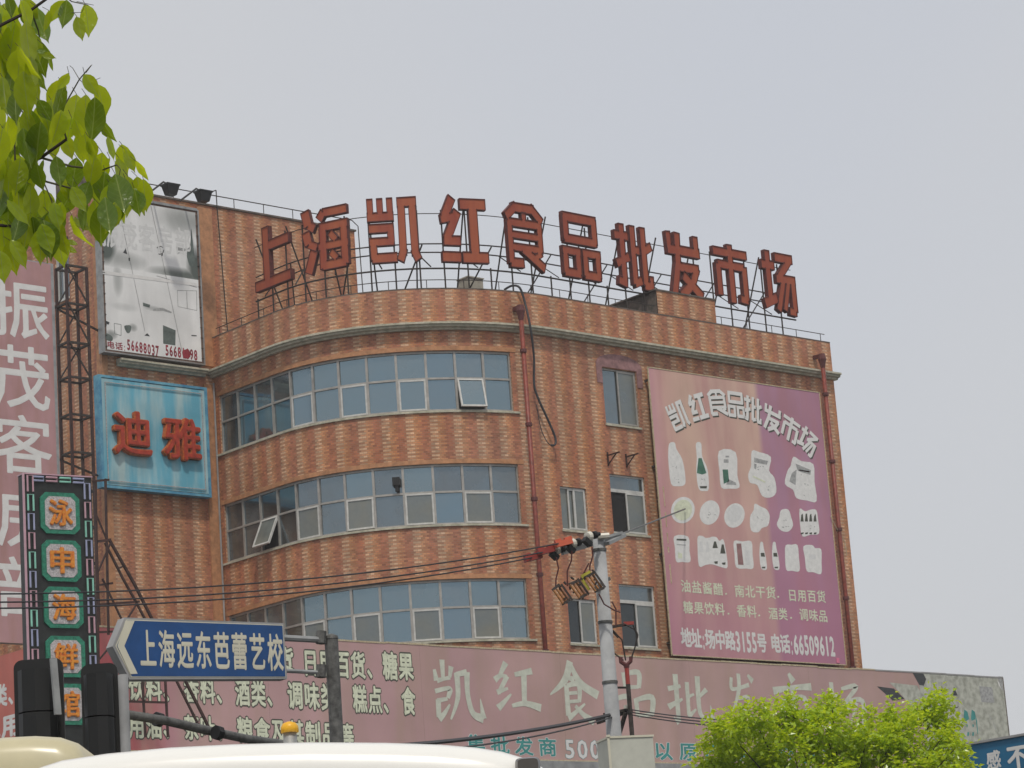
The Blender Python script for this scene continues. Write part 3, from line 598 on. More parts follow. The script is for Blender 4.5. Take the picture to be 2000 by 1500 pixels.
# cornice swept along the facade
def sweep(name, pts_fn, samples, prof, m, parent, closed_prof=True):
    mb = MB(); n = len(prof)
    rows = [[pts_fn(s, o, z) for o, z in prof] for s in samples]
    for a, b in zip(rows[:-1], rows[1:]):
        for k in range(n): mb.quad(a[k], b[k], b[(k+1) % n], a[(k+1) % n])
    mb.poly(rows[0]); mb.poly(list(reversed(rows[-1])))
    return mb.build(name, m, parent)
ZC = 21.42+CAMZ
cprof = [(-.05, ZC-.07), (.10, ZC-.07), (.12, ZC-.02), (.22, ZC), (.23, ZC+.06), (.29, ZC+.07), (.29, ZC+.13), (-.05, ZC+.16)]
sweep('cornice', lambda s, o, z: P3(s, z, o), [S_MIN-.0+.3*k for k in range(int(-S_MIN/.3)+1)]+[0.]+[S_MAX*.5, S_MAX, S_MAX+.1], cprof, M['cement'], bld)
# soldier courses over each window band and plain strip by the corner
for zi, (z0, z1) in enumerate(BZ):
    mb = MB(); ss = [SB[0]-.25+(SB[12]-SB[0]+.45)*k/44 for k in range(45)]
    for a, b in zip(ss[:-1], ss[1:]):
        mb.quad(P3(a, z1-.001, .012), P3(b, z1-.001, .012), P3(b, z1+.13, .012), P3(a, z1+.13, .012))
    mb.build('lintel_course', M['orange_tile'], bld)
    mb = MB()
    for a, b in zip(ss[:-1], ss[1:]):
        mb.quad(P3(a, z0+.01, .05), P3(b, z0+.01, .05), P3(b, z0-.05, .05), P3(a, z0-.05, .05)); mb.quad(P3(a, z0+.01, -.05), P3(a, z0+.01, .05), P3(b, z0+.01, .05), P3(b, z0+.01, -.05))
        mb.quad(P3(a, z0-.05, .05), P3(b, z0-.05, .05), P3(b, z0-.05, 0), P3(a, z0-.05, 0))
    mb.build('window_sill', M['cement'], bld)
# window bands
def bandpoint(s, z, off): return P3(s, z, off)
SASH = [{4, 6, 8, 10}, {2, 4, 6, 8, 10}, {4, 6, 8, 10}]
OPEN = {(0, 10): 16, (1, 2): 24, (1, 6): 3}
PANE = {}
for bi, (z0, z1) in enumerate(BZ):
    wf = MB(); zm = z0+(z1-z0)*.545
    for j, s in enumerate(SB):
        p, n = path(s); t = Vector((-n.y, n.x, 0)); q0 = Vector((p.x, p.y, z0))
        wf.obox(q0, t, Vector((0, 0, 1)), n, (-.035, .035), (0, z1-z0), (-.13, -.055))
    for z, hh in ((z0+.035, .035), (zm, .03), (z1-.035, .035)):
        for j in range(12):
            a, b = P3(SB[j], z, -.10), P3(SB[j+1], z, -.10); d = (b-a); L = d.length; d.normalize(); nn = Vector((d.y, -d.x, 0))
            wf.obox(a, d, Vector((0, 0, 1)), nn, (.02, L-.02), (-hh, hh), (-.028, .04))
    frame = wf.build('window_frame', M['alu'], bld)
    if bi: frame['label'] = ''
    for j in range(12):
        for r, (a0, a1) in enumerate(((z0+.05, zm-.02), (zm+.02, z1-.05))):
            pa, pb = P3(SB[j], 0, -.11), P3(SB[j+1], 0, -.11); d = (pb-pa); L = d.length; d.normalize()
            ang = math.atan2(d.y, d.x); W2, H = L-.06, a1-a0
            gk = 'glass'
            if bi == 1: gk = random.choice(['glass_smoky', 'glass_smoky', 'glass'])
            if r == 0 and j in SASH[bi]: gk = 'glass_grey' if bi > 0 else 'glass'
            key = (round(H, 2), gk, 's' if (r == 0 and j in SASH[bi]) else 'p')
            if key not in PANE:
                pm = MB(); inset = .045 if key[2] == 's' else 0
                pm.box((-W2/2+inset, -.006, inset-H), (W2/2-inset, .006, -inset)); PANE[key] = pm.mesh('pane')
                PANE[key].materials.append(M[gk])
            mid = (pa+pb)/2; loc = Vector((mid.x, mid.y, a1))-rootloc(frame)
            tilt = math.radians(OPEN.get((bi, j), 0)) if r == 0 else 0
            jx = random.uniform(-.014, .014); jz = random.uniform(-.016, .016)
            if key[2] == 's':
                skey = ('sash', round(H, 2))
                if skey not in PANE:
                    sm = MB()
                    for lo, hi in (((-W2/2, -.03, -H), (-W2/2+.05, .03, 0)), ((W2/2-.05, -.03, -H), (W2/2, .03, 0)), ((-W2/2+.05, -.03, -H), (W2/2-.05, .03, -H+.05)), ((-W2/2+.05, -.03, -.05), (W2/2-.05, .03, 0))): sm.box(lo, hi)
                    PANE[skey] = sm.mesh('sash'); PANE[skey].materials.append(M['alu_white'])
                nrm = Vector((d.y, -d.x, 0)); l2 = loc+nrm*.035
                so_ = link('sash', PANE[skey], None, frame, l2, (-tilt, 0, ang))
                po = link('pane', PANE[key], None, frame, l2, (-tilt, 0, ang))
                if tilt > .1:
                    dk = MB(); dk.box((-W2/2, -.002, -H), (W2/2, .002, 0)); link('dark_opening', dk.mesh('dark_opening'), M['dark'], frame, loc-nrm*.02, (0, 0, ang))
            else:
                link('pane', PANE[key], None, frame, loc, (jx, 0, ang+jz))
# small black extractor in the second band
s, z = pathhit(775, 943, -.05); p, n = path(s); t = Vector((-n.y, n.x, 0)); fm = MB(); O = Vector((p.x, p.y, z))
fm.obox(O, t, Vector((0, 0, 1)), n, (-.12, .10), (-.10, .14), (-.06, .10)); fm.tube([O-Vector((0, 0, .1))+n*.02, O-Vector((0, 0, .28))+n*.03], .05); fm.build('extractor_fan', M['black'], bld)
# ordinary windows in the flat front
def window(hole, kind):
    a, b, z0, z1 = hole; x0, x1 = XS+a, XS+b; y = D+.11; ww = x1-x0
    fr = MB(); fw = .05
    def rect(X0, X1, Z0, Z1, f=fw, yy=y, d=.05):
        fr.box((X0, yy-d, Z0), (X0+f, yy, Z1)); fr.box((X1-f, yy-d, Z0), (X1, yy, Z1)); fr.box((X0+f, yy-d, Z0), (X1-f, yy, Z0+f)); fr.box((X0+f, yy-d, Z1-f), (X1-f, yy, Z1))
    e = .004; rect(x0+e, x1-e, z0+e, z1-e); zt = z1
    panes = []
    if kind in ('transom', 'open'):
        zt = z1-(z1-z0)*.27; fr.box((x0+fw, y-.055, zt-.05), (x1-fw, y+.002, zt+.05)); panes.append((x0+fw, x1-fw, zt+.05, z1-fw, 'glass_smoky', y-.02)); zt -= .05
    xm = x0+ww*(.47 if kind != 'narrow' else .55)
    if kind == 'narrow': rect(x0+ww*.32, xm+.05, z0+fw, zt-fw, .05, y-.03, .03)
    rect(xm-.03, x1-fw+.005, z0+fw, zt-(fw if kind in ('plain', 'narrow', 'left') else 0), .045, y-.035, .035)
    panes.append((x0+fw, xm, z0+fw, zt-.03, {'plain': 'glass_smoky', 'narrow': 'glass_grey', 'transom': 'glass_dark', 'open': 'dark', 'left': 'glass_dark'}[kind], y-.01))
    panes.append((xm, x1-fw-.03, z0+fw+.02, zt-.05, 'glass_grey', y-.05))
    fo = fr.build('window', M['alu_white'] if kind != 'plain' else M['alu'], bld)
    for (X0, X1, Z0, Z1, g_, yy) in panes:
        pm = MB(); pm.box((X0, yy-.004, Z0), (X1, yy+.004, Z1)); pm.build('pane', M[g_], fo)
    sm = MB(); sm.box((x0-.03, D-.05, z0-.06), (x1+.03, D+.06, z0+.002)); sm.build('sill', M['cement'], fo)
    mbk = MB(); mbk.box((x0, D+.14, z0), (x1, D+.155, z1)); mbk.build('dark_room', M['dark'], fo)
for h, k in zip(WF, ('plain', 'narrow', 'open', 'left', 'transom')): window(h, k)
# mauve arched surround over the first window
a, b, z0, z1 = WF[0]; mb = MB(); xc = XS+(a+b)/2; hw = (b-a)/2; zt0 = z1+.02
arc = [(xc+(hw+.22)*math.cos(t), zt0+.12+.33*math.sin(t)) for t in [math.pi*k/14 for k in range(15)]]
pts = [(xc+hw+.24, z1-.5), (xc+hw+.24, zt0+.14)]+arc[1:-1]+[(xc-hw-.24, zt0+.14), (xc-hw-.24, z1-.5), (xc-hw-.01, z1-.5), (xc-hw-.01, zt0), (xc+hw+.01, zt0), (xc+hw+.01, z1-.5)]
for k in range(14):
    (xa, za_), (xb, zb2) = arc[k], arc[k+1]; mb.quad((xb, D-.02, zt0), (xa, D-.02, zt0), (xa, D-.02, za_), (xb, D-.02, zb2))
for sg in (-1, 1):
    xa, xb = sorted((xc+sg*(hw+.01), xc+sg*(hw+.24))); mb.quad((xa, D-.021, z1-.5), (xb, D-.021, z1-.5), (xb, D-.021, zt0+.13), (xa, D-.021, zt0+.13))
for k in range(len(pts)):
    p, q = pts[k], pts[(k+1) % len(pts)]; mb.quad((p[0], D-.02, p[1]), (q[0], D-.02, q[1]), (q[0], D, q[1]), (p[0], D, p[1]))
mb.build('arched_surround', M['mauve'], bld)
# drainpipes with hoppers
def drain(pxs, off, name='drainpipe', r=.07, ybrk=()):
    pts = []
    for px, py in pxs:
        s, z = pathhit(px, py, off); pts.append((s, z))
    s0 = pts[0][0]; p, n = path(s0, off); zt = pts[0][1]
    mb = MB(); mb.tube([Vector((p.x, p.y, 8)), Vector((p.x, p.y, zt-.1))], r)
    o = mb.build(name, M['red_pipe'], bld, True)
    hp = MB(); q = Vector((p.x, p.y, 0))
    for zz, rr in ((zt-.35, .07), (zt-.12, .13), (zt+.08, .12)): pass
    hp.tube([q+Vector((0, 0, zt-.42)), q+Vector((0, 0, zt-.25)), q+Vector((0, 0, zt-.12)), q+Vector((0, 0, zt+.06))], [.07, .10, .14, .11], 8)
    hp.bar(q+Vector((0, 0, zt)), q-n*.35+Vector((0, 0, zt+.02)), .12)
    hp.build('hopper', M['dark_red'], o)
    cl = MB()
    for k in range(6):
        zz = 11+k*2.25
        cl.tube([Vector((p.x, p.y, zz)), Vector((p.x, p.y, zz+.10))], r+.03, 8)
    cl.build('pipe_collars', M['dark_red'], o)['kind'] = 'stuff'
drain([(1016, 600)], .37)
drain([(1605, 695)], .37)
# loose cable over the parapet
mb = MB(); cp = []
for px, py, off in [(985, 566, -.2), (1000, 558, .0), (1015, 562, .15), (1025, 590, .2), (1036, 640, .42), (1043, 700, .25), (1043, 750, .2), (1052, 780, .2), (1068, 815, .2), (1083, 850, .2), (1085, 866, .22), (1078, 870, .2), (1068, 862, .2), (1056, 835, .15), (1048, 790, .12)]:
    s, z = pathhit(px, py, off); cp.append(P3(s, z, off))
sm_ = []
for k in range(len(cp)-1):
    p0, p1, p2, p3 = cp[max(k-1, 0)], cp[k], cp[k+1], cp[min(k+2, len(cp)-1)]
    for j in range(4):
        t = j/4; sm_.append(.5*((2*p1)+(p2-p0)*t+(2*p0-5*p1+4*p2-p3)*t*t+(3*p1-p0-3*p2+p3)*t**3))
nn_ = len(sm_)
mb.tube(sm_[:int(nn_*.83)], .035, 6); mb.tube(sm_[int(nn_*.83)-1:]+[cp[-1]], .014, 5)
o = mb.build('hanging_cable', M['cable'], None, True); o['label'] = 'black cable looping down over the parapet beside the red drainpipe'; o['category'] = 'cable'
# air conditioner brackets under the top window
for k, (x, y, x2, y2) in enumerate([(1186, 890, 1213, 878), (1222, 893, 1249, 882)]):
    a = onY(x, y, D); t = thing('bracket', ['rusty steel wall bracket below the top window, nearer the drainpipe', 'rusty steel wall bracket below the top window, nearer the purple billboard'][k], 'bracket', a)
    mb = MB(); e = a+Vector((0, -.55, .0)); mb.bar(a+Vector((0, 0, .0)), e, .04); mb.bar(a+Vector((0, -.02, -.28)), a+Vector((0, -.4, -.01)), .03); mb.bar(a+Vector((0, -.02, -.32)), a+Vector((0, -.02, .1)), .04); mb.build('bracket_arm', M['steel_brown'], t)

# ---- wing
XC = XS-EA; XWL = 44.62
wing = thing('tower_wing', 'taller brown tiled wing behind the curved market building, carrying billboards', 'building', (XWL, WY, 0))
XWR = onY(692, 453.5, WY).x
mb = MB()
uq = lambda u0, u1, z0, z1: [(u0, z0), (u1, z0), (u1, z1), (u0, z1)]
mb.quad((XWL+.2, WY, 0), (XC, WY, 0), (XC, WY, ZP), (XWL+.2, WY, ZP), uq(.0, XC-XWL-.2, 0, ZP))
mb.quad((XWL+.2, WY, ZP), (XWR, WY, ZP), (XWR, WY, ZW), (XWL+.2, WY, ZW), uq(0, XWR-XWL-.2, ZP, ZW))
mb.quad((XWR, WY, ZP-1), (XWR, 84, ZP-1), (XWR, 84, ZW), (XWR, WY, ZW), uq(0, 16, 0, ZW-ZP))
mb.quad((XC, WY, ZP-1), (XWR, WY, ZP-1), (XWR, WY, ZP), (XC, WY, ZP), uq(XC-XWL, XWR-XWL, ZP-1, ZP))
mb.build('wing_front_wall', M['tile'], wing)
mb = MB(); mb.box((XWL, WY-.0, 0), (XWL+.2, WY+.3, ZW)); mb.box((XC-.02-.38, WY-.06, 0), (XC-.02, WY+.02, ZC-.3)); mb.build('corner_pilaster', M['orange_tile'], wing)
mb = MB(); mb.box((XC-.36, WY-.05, ZC+.3), (XC+.02+.18, WY+.02, ZW-.1)); mb.build('upper_pilaster', M['orange_tile'], wing)
mb = MB(); YB = 80
wl0 = onX(108, 540, XWL); wl1 = onX(136, 600, XWL)
hz1, hz0 = onX(125, 520, XWL).z+.9, onX(117, 588, XWL).z
hy1, hy0 = onX(108, 560, XWL).y, onX(136, 560, XWL).y
ys = sorted([WY+.3, hy0, hy1, YB]); zs = [0, hz0, hz1, ZW]
for a, b in zip(ys[:-1], ys[1:]):
    for c, d in zip(zs[:-1], zs[1:]):
        if abs(a-hy0) < 1e-6 and abs(c-hz0) < 1e-6: continue
        mb.quad((XWL, b, c), (XWL, a, c), (XWL, a, d), (XWL, b, d), [(-b, c), (-a, c), (-a, d), (-b, d)])
mb.quad((XWL, hy0, hz0), (XWL, hy0, hz1), (XWL+.15, hy0, hz1), (XWL+.15, hy0, hz0), uq(0, .1, 0, 1)); mb.quad((XWL, hy1, hz0), (XWL+.15, hy1, hz0), (XWL+.15, hy1, hz1), (XWL, hy1, hz1), uq(0, .1, 0, 1))
mb.quad((XWL, hy0, hz0), (XWL+.15, hy0, hz0), (XWL+.15, hy1, hz0), (XWL, hy1, hz0), uq(0, .1, 0, 1)); mb.quad((XWL, hy0, hz1), (XWL, hy1, hz1), (XWL+.15, hy1, hz1), (XWL+.15, hy0, hz1), uq(0, .1, 0, 1))
mb.quad((XWL, YB, 0), (XWL, YB, ZW), (XWL+10, YB, ZW), (XWL+10, YB, 0), uq(0, 10, 0, ZW))
mb.build('wing_side_wall', M['tile'], wing)
mb = MB(); mb.box((XWL+.12, hy0, hz0), (XWL+.13, hy1, hz1)); wo = mb.build('side_window', M['glass_smoky'], wing)
mb = MB(); mb.box((XWL+.06, hy0, hz0), (XWL+.12, hy0+.06, hz1)); mb.box((XWL+.06, hy1-.06, hz0), (XWL+.12, hy1, hz1)); mb.box((XWL+.06, (hy0+hy1)/2-.03, hz0), (XWL+.12, (hy0+hy1)/2+.03, hz1)); mb.box((XWL-.04, hy0, hz0-.06), (XWL+.1, hy1, hz0+.01)); mb.build('side_window_frame', M['alu_white'], wing)
mb = MB(); mb.poly([(XWL+.3, WY+.3, ZW-.6), (XWR-.05, WY+.3, ZW-.6), (XWR-.05, YB-.1, ZW-.6), (XWL+.3, YB-.1, ZW-.6)]); mb.build('wing_roof', M['roof'], wing)
mb = MB(); mb.box((XWL-.05, WY-.05, ZW+.003), (XWR+.05, WY+.25, ZW+.06)); mb.box((XWL-.05, WY+.253, ZW+.003), (XWL+.25, YB, ZW+.06)); mb.build('wing_coping', M['dark_cement'], wing)
sweep('wing_cornice', lambda s, o, z: Vector((s, WY-o, z)), [XWL+.5, XC-.35], cprof, M['cement'], wing)
# thin pipe down the inner corner
mb = MB(); mb.tube([(XC-.08, WY-.12, 5), (XC-.08, WY-.12, ZC-.25)], .03, 6); mb.build('corner_pipe', M['sign_edge'], wing)
mb = MB(); a = onY(422, 402, WY); mb.tube([Vector((a.x, WY-.04, a.z+.5)), Vector((a.x, WY-.05, a.z)), Vector((a.x+.25, WY-.04, ZP-1.2))], .018, 5); mb.tube([Vector((a.x-.5, WY-.02, a.z+.3)), Vector((a.x, WY-.04, a.z+.5))], .018, 5); mb.build('lightning_conductor', M['steel_dark'], wing)
# thin rail along wing roof
mb = MB(); mb.tube([(XWL+.4, WY+.1, ZW+.42), (XWR, WY+.1, ZW+.42)], .018, 5)
for k in range(9): x = XWL+.6+k*(XWR-XWL-.7)/8; mb.tube([(x, WY+.1, ZW), (x, WY+.1, ZW+.42)], .014, 5)
mb.tube([(XWR, WY+.1, ZW+.42), (XWR+.25, WY+.1, ZW+.25), (XWR+.32, WY+.1, ZP+.5)], .018, 5)
mb.build('wing_rail', M['steel_dark'], wing)
# chimney stub at far left of the wing roof
a = onX(142, 337, XWL+.0); mb = MB(); mb.box((XWL+.003, a.y-.05, ZW-.3), (XWL+1.0, a.y+1.0, a.z)); mb.build('roof_stub', M['dark_cement'], wing)

# roof hut behind parapet
t = thing('roof_hut', 'small tiled roof hut with dark cement side behind the parapet', 'hut', onY(1250, 600, D+.8))
x0, x1, zt = onY(1252, 578, D+.7).x, onY(1366, 600, D+.7).x, onY(1252, 578, D+.7).z
mb = MB(); mb.quad((x0, D+.004, ZP-.9), (x1, D+.004, ZP-.9), (x1, D+.004, zt), (x0, D+.004, zt), uq(0, x1-x0, 0, 2)); mb.quad((x1, D+.02, ZP-.9), (x1, D+2.2, ZP-.9), (x1, D+2.2, zt), (x1, D+.02, zt), uq(0, 3, 0, 2)); mb.quad((x1, D+2.2, ZP-.9), (x0, D+2.2, ZP-.9), (x0, D+2.2, zt), (x1, D+2.2, zt), uq(0, 3, 0, 2)); mb.build('hut_wall', M['tile'], t)
mb = MB(); mb.box((x0-.012, D+.03, ZP-.9), (x0-.002, D+2.2, zt)); mb.build('hut_side_wall', M['dark_cement'], t)  # left side in dark mottled cement, darker than the tiled front
mb = MB(); mb.box((x0-.08, D-.02, zt), (x1+.04, D+2.25, zt+.05)); mb.build('hut_roof', M['dark_cement'], t)
t = thing('aircon_unit', 'beige air conditioner box on the roof below the second red character from left of the flat part', 'air conditioner', onY(928, 560, 64))
t['label'] = 'small beige box on the roof between the fence posts under the red 红 character'
a = onY(915, 556, 63); b = onY(943, 546, 63); mb = MB(); mb.box((a.x, 63, ZP-1), (b.x, 63.5, b.z)); mb.box((a.x-.03, 62.97, b.z), (b.x+.03, 63.53, b.z+.04)); mb.build('casing', M['ac'], t)

# ------------------------------------------------------------------ rooftop characters and their frame
OFFL = -.30
LET = [('上', 503, 572, 571, 545, 529, 441), ('海', 594, 537, 684, 519, 640, 406), ('凯', 722, 517, 819, 508, 765, 388), ('红', 861, 512, 954, 517, 905, 388), ('食', 992, 520, 1064, 534, 1022, 402),
       ('品', 1101, 539, 1174, 549, 1130, 420), ('批', 1206, 560, 1276, 569, 1235, 443), ('发', 1306, 575, 1372, 587, 1335, 459), ('市', 1399, 586, 1464, 597, 1425, 480), ('场', 1494, 608, 1557, 617, 1520, 495)]
ordn = ['first', 'second', 'third', 'fourth', 'fifth', 'sixth', 'seventh', 'eighth', 'ninth', 'tenth and last']
zbs = []
for k, (ch, x0, y0, x1, y1, xt, yt) in enumerate(LET):
    s0, za = pathhit(x0, y0, OFFL); s1, zb = pathhit(x1, y1, OFFL)
    A, B = P3(s0, 0, OFFL), P3(s1, 0, OFFL); R = (B-A); Wd = R.length; R.normalize(); N = Vector((R.y, -R.x, 0)); U = Vector((0, 0, 1))
    zb_ = (za+zb)/2; mid = (A+B)/2; dt = ray(xt, yt); N0 = N
    tp = onplane(xt, yt, Vector((mid.x, mid.y, 0)), N); Ht = tp.z-zb_
    O = Vector((mid.x, mid.y, zb_+Ht/2)); zbs.append(((s0+s1)/2, zb_, Ht, Wd))
    t = thing('rooftop_character', 'red sheet metal 3D rooftop character %s, %s from the left' % (ch, ordn[k]), 'sign letter', Vector((mid.x, mid.y, zb_)), 'red rooftop sign characters')
    v, f, bnd = BL[ch]; W = lambda q, c: O+R*((q.x/10-.5)*Wd)+U*((q.y/10-.5)*Ht)+N*c
    mb = MB(); i = 0; mb.v += [W(q, .045) for q in v]
    for tt in f: mb.f.append(tuple(tt)); mb.uv.append(None)
    n0 = len(mb.v); mb.v += [W(q, -.09) for q in v]
    for tt in f: mb.f.append(tuple(n0+q for q in reversed(tt))); mb.uv.append(None)
    mb.build('letter_face', M['letter_face'], t)
    mb = MB()
    for a, b in bnd:
        pa, pb = v[a], v[b]; d = (pb-pa)
        if d.length < 1e-4: continue
        d.normalize(); nn = Vector((d.y, -d.x)) * .13     # outward in grid units
        pa_, pb_ = pa-d*.10, pb+d*.10
        mb.hexa([W(pa_, -.09), W(pb_, -.09), W(pb_+nn, -.09), W(pa_+nn, -.09), W(pa_, .065), W(pb_, .065), W(pb_+nn, .065), W(pa_+nn, .065)])
    mb.build('letter_rim', M['letter_rim'], t)
import statistics
ZB = statistics.mean(z for _, z, _, _ in zbs); HT = statistics.mean(h for _, _, h, _ in zbs)
print('LETTERS', [(round(a, 2), round(b-CAMZ, 2), round(c, 2), round(d, 2)) for a, b, c, d in zbs])
fr = thing('rooftop_sign_frame', 'dark rusty steel lattice frame holding the red rooftop characters', 'frame', P3(0, ZP, OFFL))
S0, S1 = pathhit(500, 572, OFFL)[0]-.1, zbs[-1][0]+.75
def rail(z, off, r, s0=S0, s1=S1):
    mb = MB(); n = 40; mb.tube([P3(s0+(s1-s0)*k/n, z, off) for k in range(n+1)], r, 5); mb.build('rail', M['steel_dark'], fr)
rail(ZB-.16, OFFL-.06, .028); rail(ZB+.62, OFFL-.10, .022); rail(ZB+.55, OFFL-.75, .022); rail(ZB+HT-.45, OFFL-.10, .014); pass
k = 0; s = S0+.1
while s < S1+.01:
    mb = MB(); hi = any(abs(s-a) < d/2+.1 for a, _, _, d in zbs)
    mb.bar(P3(s, ZP-.9, OFFL-.06), P3(s, ZB+(HT-.35 if hi else -.1), OFFL-.06), .035); mb.build('post', M['steel_dark'], fr)
    if k % 2 == 0:
        mb = MB(); mb.bar(P3(s, ZB+HT*.9, OFFL-.1), P3(s, ZP-.9, OFFL-1.6), .034); mb.build('brace', M['steel_dark'], fr)
        mb = MB(); mb.bar(P3(s, ZB+.55, OFFL-.75), P3(s+.35, ZB-.1, OFFL-.08), .03); mb.build('cross_tie', M['steel_dark'], fr)
    if k % 3 == 1:
        mb = MB(); mb.bar(P3(s, ZP-.2, OFFL-.9), P3(s+.9, ZB+.6, OFFL-.12), .035); mb.build('brace', M['steel_dark'], fr)
    k += 1; s += .78
# thin guard rail on the parapet
gr = thing('parapet_guard_rail', 'thin dark lightning rail along the curved parapet edge', 'rail', P3(0, ZP, -.1))
mb = MB(); mb.tube([P3(S_MIN+.1+(S_MAX-S_MIN-.2)*k/60, ZP+.30, -.12) for k in range(61)], .014, 5); mb.build('rail', M['steel_dark'], gr)
for k in range(22):
    s = S_MIN+.3+(S_MAX-S_MIN-.6)*k/21; mb = MB(); mb.tube([P3(s, ZP, -.12), P3(s, ZP+.30, -.12)], .012, 4); mb.build('stanchion', M['steel_dark'], gr)

# ------------------------------------------------------------------ purple billboard on the flat front
UX, UZ, UNY = Vector((1, 0, 0)), Vector((0, 0, 1)), Vector((0, -1, 0))
YBB = D-.32; OB = Vector((0, YBB, 0))
bq = [onY(1265, 714, YBB), onY(1602, 768, YBB), onY(1650, 1302, YBB), onY(1314, 1278, YBB)]
bx0, bx1 = (bq[0].x+bq[3].x)/2, (bq[1].x+bq[2].x)/2; bz1, bz0 = (bq[0].z+bq[1].z)/2, (bq[2].z+bq[3].z)/2
bb = thing('purple_billboard', 'large faded purple billboard showing white food packages and an arc of white characters', 'billboard', Vector((bx0, YBB, bz0)))
mb = MB(); mb.quad((bx0, YBB, bz0), (bx1, YBB, bz0), (bx1, YBB, bz1), (bx0, YBB, bz1), uq(0, 1, 0, 1)); mb.build('printed_sheet', M['purple'], bb)
mb = MB(); mb.box((bx0+.02, YBB+.004, bz0+.02), (bx1-.02, YBB+.05, bz1-.02)); mb.build('backing_board', M['steel_dark'], bb)
mb = MB()
for zz in (bz0, bz1-.03): mb.box((bx0-.02, YBB-.012, zz), (bx1+.02, YBB+.03, zz+.03))
for xx in (bx0-.03, bx1): mb.box((xx, YBB-.012, bz0), (xx+.03, YBB+.03, bz1))
mb.build('edge_trim', M['yellow_trim'], bb)
for k in range(4):
    zz = bz0+.4+(bz1-bz0-.8)*k/3
    mb = MB(); mb.box((bx0+.1, YBB+.06, zz), (bx0+.16, D, zz+.06)); mb.box((bx1-.16, YBB+.06, zz), (bx1-.1, D, zz+.06)); mb.build('standoff', M['steel_dark'], bb)
mb = MB(); mb.tube([onY(x, y, YBB-.05) for x, y in [(1622, 1008), (1638, 1040), (1650, 1058), (1654, 1085)]], .014, 5); mb.build('loose_rope', M['yellow_trim'], bb)
for y0, y1 in ((950, 990), (1000, 1030), (1040, 1062), (1068, 1080), (1102, 1140)):
    mb = MB(); a = onY(1296+(y0-950)*.085, y0, YBB); b = onY(1296+(y1-950)*.085, y1, YBB); w_ = random.uniform(.04, .11)
    mb.quad(a+Vector((-.02, -.03, 0)), b+Vector((-.02, -.03, 0)), b+Vector((-.02-w_*.6, .05, .04)), a+Vector((-.02-w_, .03, -.05))); mb.build('curled_edge', M['yellow_trim'], bb)
# arc of characters
ARCC = [('凯', 1323, 812, .42), ('红', 1362, 795, .30), ('食', 1401, 787, .13), ('品', 1437, 790, 0), ('批', 1470, 800, -.13), ('发', 1507, 818, -.28), ('市', 1543, 838, -.42), ('场', 1577, 862, -.60)]
for k, (ch, px, py, rt) in enumerate(ARCC):
    c = onY(px, py, YBB); sz = .84
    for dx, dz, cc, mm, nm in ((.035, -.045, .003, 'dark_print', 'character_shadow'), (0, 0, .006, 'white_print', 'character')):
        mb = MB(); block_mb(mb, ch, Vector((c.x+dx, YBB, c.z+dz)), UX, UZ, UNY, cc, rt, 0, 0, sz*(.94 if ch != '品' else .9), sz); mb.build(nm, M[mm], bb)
def poly_px(pts, O, N, c, m, parent, name, smooth=0):
    P = [onplane(x, y, O, N)+N*c for x, y in pts]
    if smooth:
        out = []; n = len(P)
        for k in range(n):
            p0, p1, p2, p3 = P[k-1], P[k], P[(k+1) % n], P[(k+2) % n]
            for j in range(smooth):
                t = j/smooth; out.append(.5*((2*p1)+(p2-p0)*t+(2*p0-5*p1+4*p2-p3)*t*t+(3*p1-p0-3*p2+p3)*t**3))
        P = out
    R_ = Vector((-N.y, N.x, 0)); v2 = [Vector((p.dot(R_), p.z)) for p in P]; base = N*(P[0].dot(N))
    v, e, f, _, _, _ = delaunay_2d_cdt(v2, [], [list(range(len(v2)))], 1, 1e-6)
    mb = MB(); mb.v += [base+R_*q.x+Vector((0, 0, q.y)) for q in v]
    for t in f: mb.f.append(tuple(t)); mb.uv.append(None)
    return mb.build(name, m, parent)
def cz(pts, ox=1250, oy=700, k=4.2857): return [(ox+x/k, oy+y/k) for x, y in pts]
M['package_print'] = mat('package_print', (.76, .76, .75), .8, noise=.1, nscale=6, col2=(.60, .61, .60)); WP = M['package_print']
def blobz(pts, **kw): return poly_px(cz(pts, **kw), OB, UNY, .003, WP, bb, 'package_picture', 3)
def ink(pts, m, c=.006, smooth=0, **kw): return poly_px(cz(pts, **kw), OB, UNY, c, M[m], bb, 'package_detail', smooth)
blobz([(245, 712), (290, 705), (305, 760), (355, 850), (380, 1000), (370, 1060), (310, 1070), (260, 1050), (240, 900), (235, 800)])
blobz([(468, 712), (512, 712), (520, 820), (565, 930), (575, 1090), (540, 1110), (490, 1090), (470, 940), (475, 830)])
ink([(488, 835), (515, 835), (555, 960), (520, 972), (475, 960)], 'green_print'); ink([(497, 1070), (560, 1068), (556, 1088), (505, 1088)], 'dark_print')
blobz([(660, 775), (800, 785), (815, 980), (832, 1080), (750, 1090), (680, 1080), (665, 950)])
ink([(690, 930), (735, 930), (745, 1030), (700, 1050)], 'green_print'); ink([(740, 1010), (800, 1040), (805, 1060), (720, 1055)], 'grey_print'); ink([(700, 845), (740, 845), (740, 875), (700, 872)], 'grey_print'); ink([(715, 815), (745, 815), (745, 828), (715, 828)], 'grey_print')
blobz([(935, 775), (1000, 785), (1095, 825), (1080, 940), (1125, 1000), (1140, 1120), (1090, 1165), (1020, 1150), (980, 1060), (920, 1040), (905, 970), (930, 900)])
ink([(955, 830), (1070, 860), (1060, 890), (955, 870)], 'grey_print'); ink([(945, 980), (1050, 1030), (1045, 1042), (940, 992)], 'cream_print'); ink([(955, 880), (975, 885), (970, 930), (955, 920)], 'grey_print')
